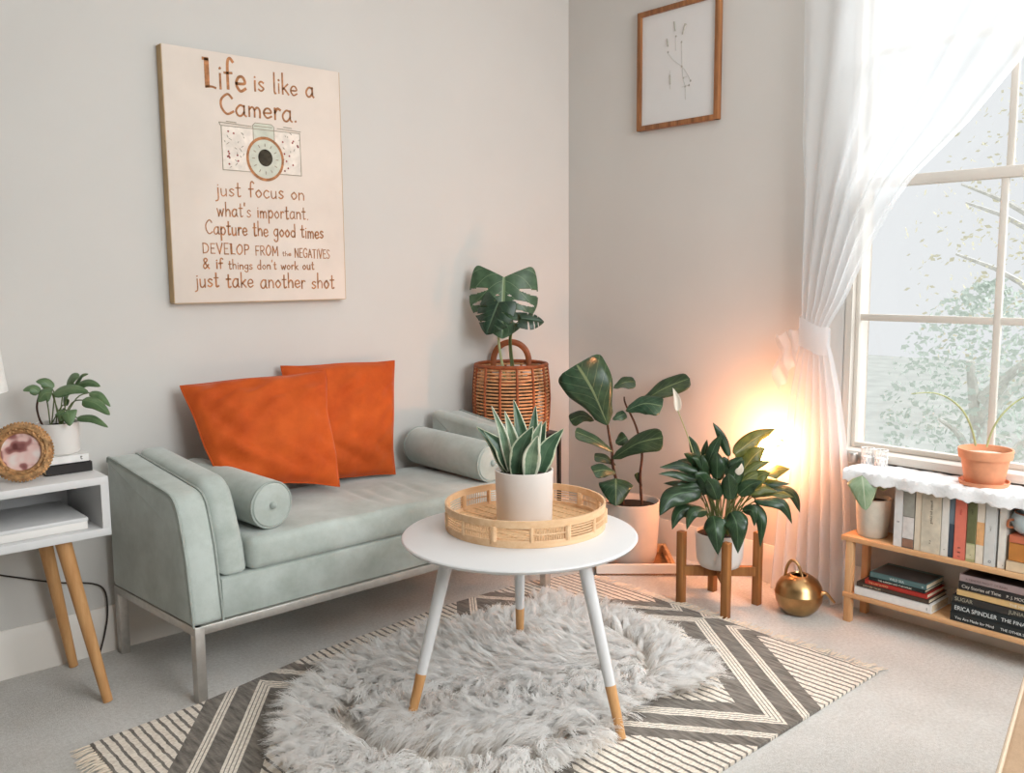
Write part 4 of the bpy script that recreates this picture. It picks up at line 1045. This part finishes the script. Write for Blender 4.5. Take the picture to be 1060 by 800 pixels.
for i, (x0, y0, x1, y1, w, d0, d1, mt) in enumerate(LV):
    a = lpt(x0, y0, d0); c_ = lpt(x1, y1, d1); out = (c_-lb); out.z = 0
    dro = y1 > y0+20
    mid = a.lerp(c_, .5)+Vector((0, 0, .03 if dro else .012))+(out*.12 if dro else Vector())
    face = None if (dro and abs(x1-x0) < 60) else (Vector((-.5, -.55, .6)) if dro or y1 > y0-60 else None)
    leafpart(pl, [a, mid, c_], w*.2748*.0035, pr_lance, M[('lm_lily', 'lm_lily_backlit', 'lm_lily')[mt]], face, .16, .20, 20, 6, seed=i)
    bs = lb+(a-lb)*.15+Vector((R_.uniform(-.02, .02), R_.uniform(-.02, .02), 0)); bs.z = .255
    MB().tube([bs, bs.lerp(a, .5)+Vector((0, 0, .02)), a.lerp(mid, .08)], [.0028, .0018], 6, 5).build('leaf_stalk', M['stem_green'], pl)
fb = lpt(152, 165, .02)
MB().tube([lb, lpt(225, 370, .02), lpt(185, 250, .02), fb], [.0028, .002], 6, 6).build('flower_stalk', M['stem_pale'], pl)
leafpart(pl, [fb, fb.lerp(lpt(133, 78, .02), .5)+HR*.006, lpt(133, 78, .02)], .026, pr_lance, M['spathe'], None, -.35, 0, 14, 6, name='white_bloom')
leafpart(pl, [lpt(372, 400, -.11), lpt(388, 385, -.12), lpt(392, 362, -.12)], .024, pr_lance, M['spathe'], None, -.2, 0, 12, 6, name='white_bloom')

# glowing globe on the wall behind the lily
WL = Vector((-.001, -1.132, .548))
wl = thing('wall_lamp', WL.to_tuple(), 'glowing warm globe lamp low on the wall behind the peace lily', 'lamp')
MB().lathe([(.0005, 0), (.022, 0), (.023, .006), (.02, .012), (.0005, .012)], WL, 28, Matrix.Rotation(-PI/2, 4, 'Y'), close=False).build('back_plate', M['ceramic'], wl)
MB().tube([WL+Vector((-.01, 0, 0)), WL+Vector((-.083, 0, 0))], .006, 10).build('arm', M['ceramic'], wl)
MB().sphere(WL+Vector((-.135, 0, .0)), .055, 28, 18).build('globe', M['globe'], wl)

# ------------------------------------------------------------------ brass watering can
WC = Vector((-.213, -1.352, 0))
wc = thing('watering_can', WC.to_tuple(), 'round brass watering can on the carpet below the curtain', 'watering can')
MB().lathe([(.0005, .001), (.042, .001), (.05, .006), (.068, .025), (.080, .05), (.0835, .076), (.0835, .079), (.0825, .08), (.078, .102), (.064, .124), (.042, .139), (.03, .143), (.028, .139), (.024, .139)], WC, 48, close=False).build('body', M['brass'], wc, angle=60)
def wpt(a, b, d=0): return at(790+a*.125, 560+b*.125, o=WC, d=d)
MB().tube([wpt(182, 285, .02), wpt(200, 205, .01), wpt(240, 160, 0), wpt(290, 195, -.01), wpt(325, 300, -.02), wpt(350, 400, -.045), wpt(365, 450, -.062)], .0055, 10, 6).build('handle', M['brass'], wc)
MB().tube([wpt(395, 545, -.05), wpt(440, 485, -.05), wpt(495, 432, -.05), wpt(530, 440, -.05), wpt(560, 475, -.05), wpt(590, 510, -.05)], [.012, .007, .0055, .0045], 10, 6).build('spout', M['brass'], wc)

# ------------------------------------------------------------------ curtain
cur = thing('sheer_curtain', (-.07, -1.3, 0), 'white sheer curtain tied back at the left side of the window', 'curtain')
zz_ = [2.6, 2.1, 1.66, 1.5, 1.4, 1.3, 1.2, 1.1, 1.04, 1.0, .96, .9, .78, .6, .4, .2, .015]
yl_ = [-1.19, -1.205, -1.215, -1.232, -1.235, -1.238, -1.24, -1.243, -1.246, -1.25, -1.248, -1.238, -1.215, -1.195, -1.18, -1.168, -1.155]
yr_ = [-2.42, -2.18, -1.80, -1.625, -1.555, -1.50, -1.452, -1.405, -1.365, -1.345, -1.35, -1.37, -1.40, -1.43, -1.452, -1.462, -1.468]
am_ = [.02, .02, .02, .02, .02, .02, .02, .016, .012, .011, .012, .014, .017, .02, .022, .024, .026]
zs, A_, B_, Cc = [list(reversed(q)) for q in (zz_, yl_, yr_, am_)]
def curt(u, v):
    z = 2.6-(2.6-.015)*v; a = float(np.interp(z, zs, A_)); b_ = float(np.interp(z, zs, B_)); am = float(np.interp(z, zs, Cc))
    ph = u*2*PI*6.5; y = a+(b_-a)*(u+.012*math.sin(ph*.5+2))
    x = -.066-am*math.sin(ph+.35*math.sin(3*z))-.008*math.sin(u*40+z*2)*(am/.03)
    return (min(-.022, x), y, z)
mb = MB(); mb.grid(curt, 150, 110); mb.uv = None
mb.build('curtain_panel', M['sheer'], cur, angle=85)
mb = MB()
mb.grid(lambda u, v: (-.068-.036*math.cos(2*PI*u), -1.297+.058*math.sin(2*PI*u), .975+.05*(v-.5)*2+.02*math.sin(2*PI*u)+.003*math.sin(26*u)), 48, 8)
mb.grid(lambda u, v: (-.075+.012*math.sin(14*u+5*v)-.012*v, -1.245+.015*u+.085*u*(1-.2*v)+.012*math.sin(9*v+2)*u, 1.005-.20*v*(.55+.45*u)-.04*u+.006*math.sin(24*u)), 24, 24)
mb.uv = None
mb.build('tieback', M['sheer'], cur, angle=85)
MB().tube([(-.07, -1.05, 2.585), (-.07, -2.6, 2.585)], .009, 10).build('curtain_rod', M['trim'], cur)

# ------------------------------------------------------------------ low bookshelf under the window
bsf = thing('low_bookshelf', (-.092, -2.0, 0), 'low pine bookshelf with two tiers under the window', 'shelf')
SX0, SX1, SY0, SY1 = -.167, -.022, -1.478, -2.52
MB().box(SX0, SX1, SY1, SY0, .286, .304, .002).build('shelf_board', M['pine'], bsf)
MB().box(SX0, SX1, SY1, SY0-.012, .088, .105, .002).build('shelf_board', M['pine'], bsf)
for yy in (-1.507, -2.49):
    MB().box(SX0+.003, SX0+.027, yy-.0125, yy+.0125, 0, .287, .002).build('leg', M['pine_leg'], bsf)
    MB().box(SX1-.026, SX1-.002, yy-.0125, yy+.0125, 0, .512, .002).build('leg', M['pine_leg'], bsf)
MB().box(SX0-.008, SX1, SY1, -1.492, .508, .524, .002).build('top_board', M['whitepaint'], bsf, label='white top board')
# fleece runner over the top
rn = thing('fleece_runner', (-.10, -2.0, .5242), 'white fluffy runner draped over the top of the bookshelf', 'runner')
rrng = np.random.default_rng(5)
mb = MB()
def runner(u, v):
    y = -1.488-1.03*u
    h = .005+.0016*math.sin(61*y)+.0014*math.sin(137*y+9*v)+.001*math.sin(233*y+31*v)
    lump = .003*math.sin(67*y)+.0022*math.sin(151*y+1)+.0016*math.sin(263*y)
    if v < .28:                     # hanging front edge
        t = v/.28; return (SX0-.016-.004*math.sin(50*y), y, .501+lump+(.530+h-.501-lump)*t)
    t = (v-.28)/.72; return (SX0-.016+(SX1+.012-SX0)*t, y, .530+h*(1-.3*t))
mb.grid(runner, 520, 26); mb.uv = None
o = mb.build('runner_pile', M['fleece'], rn, angle=80); md = o.modifiers.new('thickness', 'SOLIDIFY'); md.thickness = .007; md.offset = 1.0
# terracotta pot on the runner
TP = at(1019, 487, x=-.095); TP = Vector((-.093, TP.y, .5385))
tp = thing('terracotta_planter', TP.to_tuple(), 'terracotta pot with arching thin shoots on the white runner by the window', 'plant')
MB().lathe([(.0005, .0), (.062, .0), (.07, .004), (.073, .016), (.07, .016), (.066, .008), (.0005, .008)], TP, 40, close=False).build('saucer', M['terracotta'], tp)
pot(tp, TP+Vector((0, 0, .0085)), [(.0005, 0), (.053, 0), (.056, .003), (.069, .078), (.076, .079), (.079, .104), (.078, .107), (.073, .107), (.068, .085)], M['terracotta'], .088, .068, M['pebble'])
def tpt(a, b, d=0): return at(860+a*.25, 290+b*.25, o=TP, d=d)
bs = TP+Vector((0, 0, .094))
MB().tube([tpt(600, 685), tpt(585, 620), tpt(550, 545), tpt(490, 490), tpt(420, 466), tpt(335, 470)], [.0035, .003, .0014], 8, 6).build('shoot', M['stem_pale'], tp)
MB().tube([tpt(645, 690), tpt(672, 615), tpt(715, 550), tpt(780, 495), tpt(850, 475, -.02), tpt(930, 500, -.03)], [.0035, .003, .0014], 8, 6).build('shoot', M['stem_pale'], tp)
# small pale things at the left end of the runner
for i, px in enumerate((898, 912)):
    c_ = at(px, 478, x=-.055); c_ = Vector((c_.x, c_.y, .5375))
    t = thing('candle_holder', c_.to_tuple(), ('small white openwork candle holder nearest the curtain on the runner', 'small white openwork candle holder nearer the terracotta pot on the runner')[i], 'candle holder', 'candle holders on the shelf top')
    mb = MB(); r_, h_ = .021, .058
    for k in range(10):
        a = 2*PI*k/10
        mb.tube([c_+Vector((r_*math.cos(a), r_*math.sin(a), .002)), c_+Vector((r_*math.cos(a+.6), r_*math.sin(a+.6), h_))], .0014, 5); mb.tube([c_+Vector((r_*math.cos(a+.6), r_*math.sin(a+.6), .002)), c_+Vector((r_*math.cos(a), r_*math.sin(a), h_))], .0014, 5)
    for zz in (.002, h_*.5, h_): mb.tube([c_+Vector((r_*math.cos(2*PI*j/24), r_*math.sin(2*PI*j/24), zz)) for j in range(25)], .002, 5)
    mb.build('openwork_cage', M['ceramic'], t)
    MB().lathe([(.0005, .001), (.014, .001), (.014, .03), (.0005, .03)], c_, 16, close=False).build('candle', M['fleece'], t)
c_ = at(883, 476, x=-.05); c_ = Vector((c_.x, c_.y, .5375))
t = thing('candle_tin', c_.to_tuple(), 'tiny silver tin beside the curtain on the runner', 'tin')
MB().lathe([(.0005, 0), (.014, 0), (.015, .003), (.015, .024), (.0005, .024)], c_, 24, close=False).build('tin_body', M['steel'], t, angle=40)
MB().lathe([(.0005, .0242), (.0158, .0242), (.0158, .032), (.0145, .034), (.0005, .034)], c_, 24, close=False).build('lid', M['steel'], t, angle=40)

# variegated pothos on the middle tier
VP = Vector((-.098, -1.555, .3045))
vp = thing('potted_variegated_pothos', VP.to_tuple(), 'small variegated plant in a speckled grey pot on the bookshelf', 'plant')
pot(vp, VP, [(.0005, 0), (.044, 0), (.049, .006), (.057, .105), (.058, .132), (.055, .133), (.052, .11)], M['ceramic_grey'], .118, .053)
def vpt(a, b, d=0): return at(860+a*.15, 460+b*.15, o=VP, d=d)
vs_ = VP+Vector((0, 0, .12))
for i, (pts, w) in enumerate([([vpt(215, 215, -.06), vpt(225, 290, -.085), vpt(240, 455, -.09)], .165), ([vpt(330, 300, -.02), vpt(375, 255, -.0), vpt(425, 225, .01)], .09)]):
    leafpart(vp, pts, w*(.6 if i == 0 else .5), pr_heart, M['lm_pothos_pale'], None, .12, .05, 16, 8, seed=i)
    MB().tube([vs_, (vs_+pts[0])/2+Vector((0, 0, .015)), pts[0]], .002, 6, 5).build('stem', M['stem_green'], vp)

# books standing on the middle tier: pixel limits, height, colours
def up_book(y0, y1, h, cover, label, d0=.0, bands=(), titles=(), depth=.125, tcol=(90, 84, 76)):
    z0 = .3042; x0 = SX0+.008+d0; x1 = min(x0+depth, SX1-.004)
    t = thing('book', ((x0+x1)/2, (y0+y1)/2, z0), label, 'book', 'books standing on the middle tier')
    b_ = .0018; c = bmat(cover); ya, yb_ = min(y0, y1)+.0004, max(y0, y1)-.0004
    cvr = MB().box(x0, x0+b_, ya, yb_, z0, z0+h, .0008, 1).box(x0, x1, ya, ya+b_, z0, z0+h, .0006, 1).box(x0, x1, yb_-b_, yb_, z0, z0+h, .0006, 1).build('cover', c, t, angle=30)
    MB().box(x0+b_, x1-.004, ya+b_, yb_-b_, z0+.003, z0+h-.003).build('pages', M['pages'], t, smooth=False)
    for (f0, f1, col) in bands:
        MB().box(x0-.0004, x0+.001, ya+.0005, yb_-.0005, z0+h*f0, z0+h*f1).build('spine_panel', bmat(col, .5, .12), cvr, smooth=False)
    for (s, f, sz, mw, cc) in titles:       # titles read downwards
        # x axis of the text -> down, y axis of the text -> towards the left of the picture (+y)
        mt = Matrix(((0, 0, -1, x0-.0008), (0, 1, 0, (ya+yb_)/2-sz*.35), (-1, 0, 0, z0+h*f), (0, 0, 0, 1)))
        text_mesh(s, sz, mt, 'spine_title', bmat(cc), cvr, maxw=mw)
    return t
def ys(px): return at(px, 553+(px-871)*.2434, x=SX0+.008).y
BK = [(924, 933, .205, (226, 224, 222), 'white book standing next to the speckled plant pot', 0, [], [('II', .42, .012, .02, (90, 84, 80))]),
      (933, 945, .204, (96, 92, 86), 'grey and white photo book, second from the speckled pot', 0, [(.52, .985, (160, 158, 148)), (.16, .51, (222, 218, 214)), (.02, .15, (150, 112, 92))], []),
      (945, 952, .200, (226, 212, 190), 'slim cream book beside the grey photo book', .002, [], []),
      (952, 972, .201, (218, 208, 188), 'thick cream book with a long lettered spine', 0, [(.03, .99, (212, 202, 182))], [('Rooms for Living', .86, .011, .13, (96, 88, 74)), ('A. P.', .22, .008, .03, (110, 100, 84))]),
      (972.3, 980, .199, (230, 226, 218), 'slim white book just left of the dark blue book', .002, [], [('s', .12, .009, .01, (90, 84, 80))]),
      (980, 986, .197, (62, 74, 88), 'thin dark blue book left of the coral book', .004, [(.55, .98, (118, 132, 142))], []),
      (986, 998, .203, (226, 124, 104), 'coral pink book with black letters on its spine', 0, [], [('LOVE', .80, .008, .06, (200, 70, 60)), ('E', .20, .011, .012, (60, 40, 40)), ('E', .13, .011, .012, (60, 40, 40)), ('I', .06, .012, .012, (50, 30, 30))]),
      (998.5, 1008, .197, (178, 178, 132), 'green flowery book right of the coral book', .002, [(.30, .97, (108, 110, 74)), (.05, .28, (204, 196, 160))], [('Flora', .85, .008, .06, (60, 60, 40)), ('i', .12, .009, .01, (70, 60, 50))]),
      (1008.3, 1017, .199, (232, 222, 206), 'slim book with a white and peach spine', .002, [(.30, .66, (232, 178, 124))], []),
      (1017, 1029, .203, (214, 214, 210), 'light grey book with a small round emblem at its foot', 0, [], [('o', .10, .018, .012, (110, 110, 120)), ('Calm', .62, .007, .05, (150, 148, 144))]),
      (1031, 1039, .193, (232, 226, 216), 'slim cream book beside the brown boxed books', .003, [], [('.', .07, .02, .01, (60, 50, 40))])]
for (a, b_, h, c, lab, d0, bands, titles) in BK: up_book(ys(a), ys(b_), h, c, lab, d0, bands, titles)
# the brown bound volumes at the right and the bowl on them
yA, yB = ys(1040)-.003, ys(1040)-.175
flat_book(SX0+.004, SX1-.01, yB, yA, .3045, .336, (226, 200, 166), 'pale tan volume at the bottom of the brown stack', 'bound volumes at the right of the middle tier', '-x')
flat_book(SX0+.008, SX1-.012, yB+.004, yA-.004, .3364, .392, (196, 128, 62), 'thick brown volume in the middle of the stack', 'bound volumes at the right of the middle tier', '-x')
flat_book(SX0+.008, SX1-.012, yB+.006, yA-.003, .3924, .415, (206, 116, 84), 'reddish volume on top of the brown stack under the blue grey bowl', 'bound volumes at the right of the middle tier', '-x')
bw = Vector((-.112, yA-.048, .4155))
bo = thing('ceramic_bowl', bw.to_tuple(), 'round pale blue bowl with a brown rim on the reddish volume', 'bowl')
MB().lathe([(.0005, 0), (.03, 0), (.045, .012), (.056, .034), (.056, .05), (.048, .066), (.046, .066), (.052, .05), (.05, .03), (.0005, .006)], bw, 36, close=False).build('bowl_body', plain('pale_blue_glaze', (200, 214, 218), .3, .05, 20), bo)
MB().tube([bw+Vector((.047*math.cos(2*PI*i/32), .047*math.sin(2*PI*i/32), .066)) for i in range(33)], .0022, 6).build('rim', M['leather'], bo)
hp = bw+HR*-.056+Vector((0, 0, .034))
MB().tube([hp+Vector((0, 0, .012)), hp+HR*-.014+Vector((0, 0, .01)), hp+HR*-.016+Vector((0, 0, -.008)), hp+Vector((0, 0, -.012))], .004, 8, 5).build('lug', M['leather'], bo)

# books lying on the lower tier
SH = .1053
G1 = 'books stacked at the left of the lower tier'
flat_book(SX0+.006, SX1-.004, -1.792, -1.530, SH, SH+.029, (236, 232, 228), 'large white book at the bottom of the left lower stack', G1, '-x', title=[('I', -1.775, .3, .014, .01)], tcol=(70, 66, 62))
flat_book(SX0+.008, SX1-.002, -1.782, -1.536, SH+.0293, SH+.045, (72, 58, 48), 'dark brown book with a patterned spine, second in the left lower stack', G1, '-x', title=[('NATURE TALES', -1.56, .3, .009, .12)], tcol=(190, 170, 140))
flat_book(SX0+.007, SX1-.006, -1.776, -1.566, SH+.0453, SH+.061, (172, 48, 38), 'red book in the left lower stack', G1, '-x', title=[('THE LAST SUMMER', -1.58, .3, .008, .14)], tcol=(226, 170, 120))
flat_book(SX0+.009, SX1-.008, -1.768, -1.578, SH+.0613, SH+.073, (36, 44, 42), 'thin black book with white lettering under the teal one', G1, '-x', title=[('THE GARDEN AND THE HOUSE', -1.61, .25, .008, .13)], tcol=(226, 220, 206))
flat_book(SX0+.008, SX1-.006, -1.772, -1.582, SH+.0733, SH+.092, (84, 112, 112), 'teal grey book on top of the left lower stack', G1, '-x', title=[('WILD SEA', -1.65, .28, .011, .08), ('o', -1.756, .3, .012, .01)], tcol=(206, 220, 218), top=(66, 60, 58))
G2 = 'books stacked at the right of the lower tier'
flat_book(SX0+.006, SX1-.004, -2.11, -1.850, SH, SH+.029, (34, 40, 40), 'bottom black book with small white lettering in the right lower stack', G2, '-x', title=[('You Are Made for Mind', -1.865, .3, .012, .125), ('THE OTHER SIDE', -2.0, .3, .011, .10)], tcol=(226, 226, 222))
flat_book(SX0+.006, SX1-.004, -2.11, -1.852, SH+.0293, SH+.061, (28, 36, 38), 'black book with large white capitals, second in the right lower stack', G2, '-x', title=[('ERICA SPINDLER', -1.862, .28, .019, .125), ('THE FINAL', -2.0, .28, .016, .09)], tcol=(222, 226, 224))
flat_book(SX0+.006, SX1-.004, -2.108, -1.854, SH+.0613, SH+.085, (48, 46, 44), 'charcoal book with grey capitals, third in the right lower stack', G2, '-x', title=[('SUGAR', -1.862, .28, .017, .06), ('JUNIA', -2.02, .28, .016, .06)], tcol=(170, 164, 144))
flat_book(SX0+.008, SX1-.004, -2.10, -1.866, SH+.0853, SH+.105, (214, 178, 122), 'tan book in the right lower stack', G2, '-x', title=[('THE HILL', -2.02, .28, .012, .06)], tcol=(240, 230, 210))
flat_book(SX0+.008, SX1-.004, -2.10, -1.870, SH+.1053, SH+.132, (40, 38, 38), 'black book lettered with a story title, above the tan book', G2, '-x', title=[('City Stories of Time', -1.88, .3, .014, .115), ('P. J. MOORE', -2.01, .3, .013, .07)], tcol=(214, 206, 194))
flat_book(SX0+.008, SX1-.004, -2.10, -1.872, SH+.1323, SH+.155, (160, 140, 138), 'mauve book with a dark cover on top of the right lower stack', G2, '-x', title=[('A TENDER NIGHT OF RAIN', -1.89, .3, .010, .15)], tcol=(120, 100, 100), top=(44, 34, 34))

# ------------------------------------------------------------------ ottoman in the near right corner
oa = at(1028, 800, z=.42); ob = at(1060, 690, z=.42)
od = (ob-oa).normalized(); on_ = Vector((od.y, -od.x, 0)); oc = oa+od*.28; 
ot = thing('ottoman', (oc.x+on_.x*.3, oc.y+on_.y*.3, 0), 'beige upholstered ottoman with pale piping at the lower right corner', 'ottoman')
omx = Matrix(((od.x, on_.x, 0, oa.x), (od.y, on_.y, 0, oa.y), (0, 0, 1, 0), (0, 0, 0, 1)))
MB().box(-.12, .53, .004, .60, .06, .415, .012, 3, omx).build('upholstered_body', M['beige'], ot)
c4 = [(-.12, .006), (.53, .006), (.53, .598), (-.12, .598), (-.12, .006)]
MB().tube([omx @ Vector((a, b_, .414)) for a, b_ in c4], .0045, 8).build('piping', M['beige_piping'], ot)
for a in (-.08, .49):
    for b_ in (.05, .55): MB().tube([omx @ Vector((a, b_, 0)), omx @ Vector((a, b_, .065))], [.015, .02], 10).build('leg', M['oak'], ot)
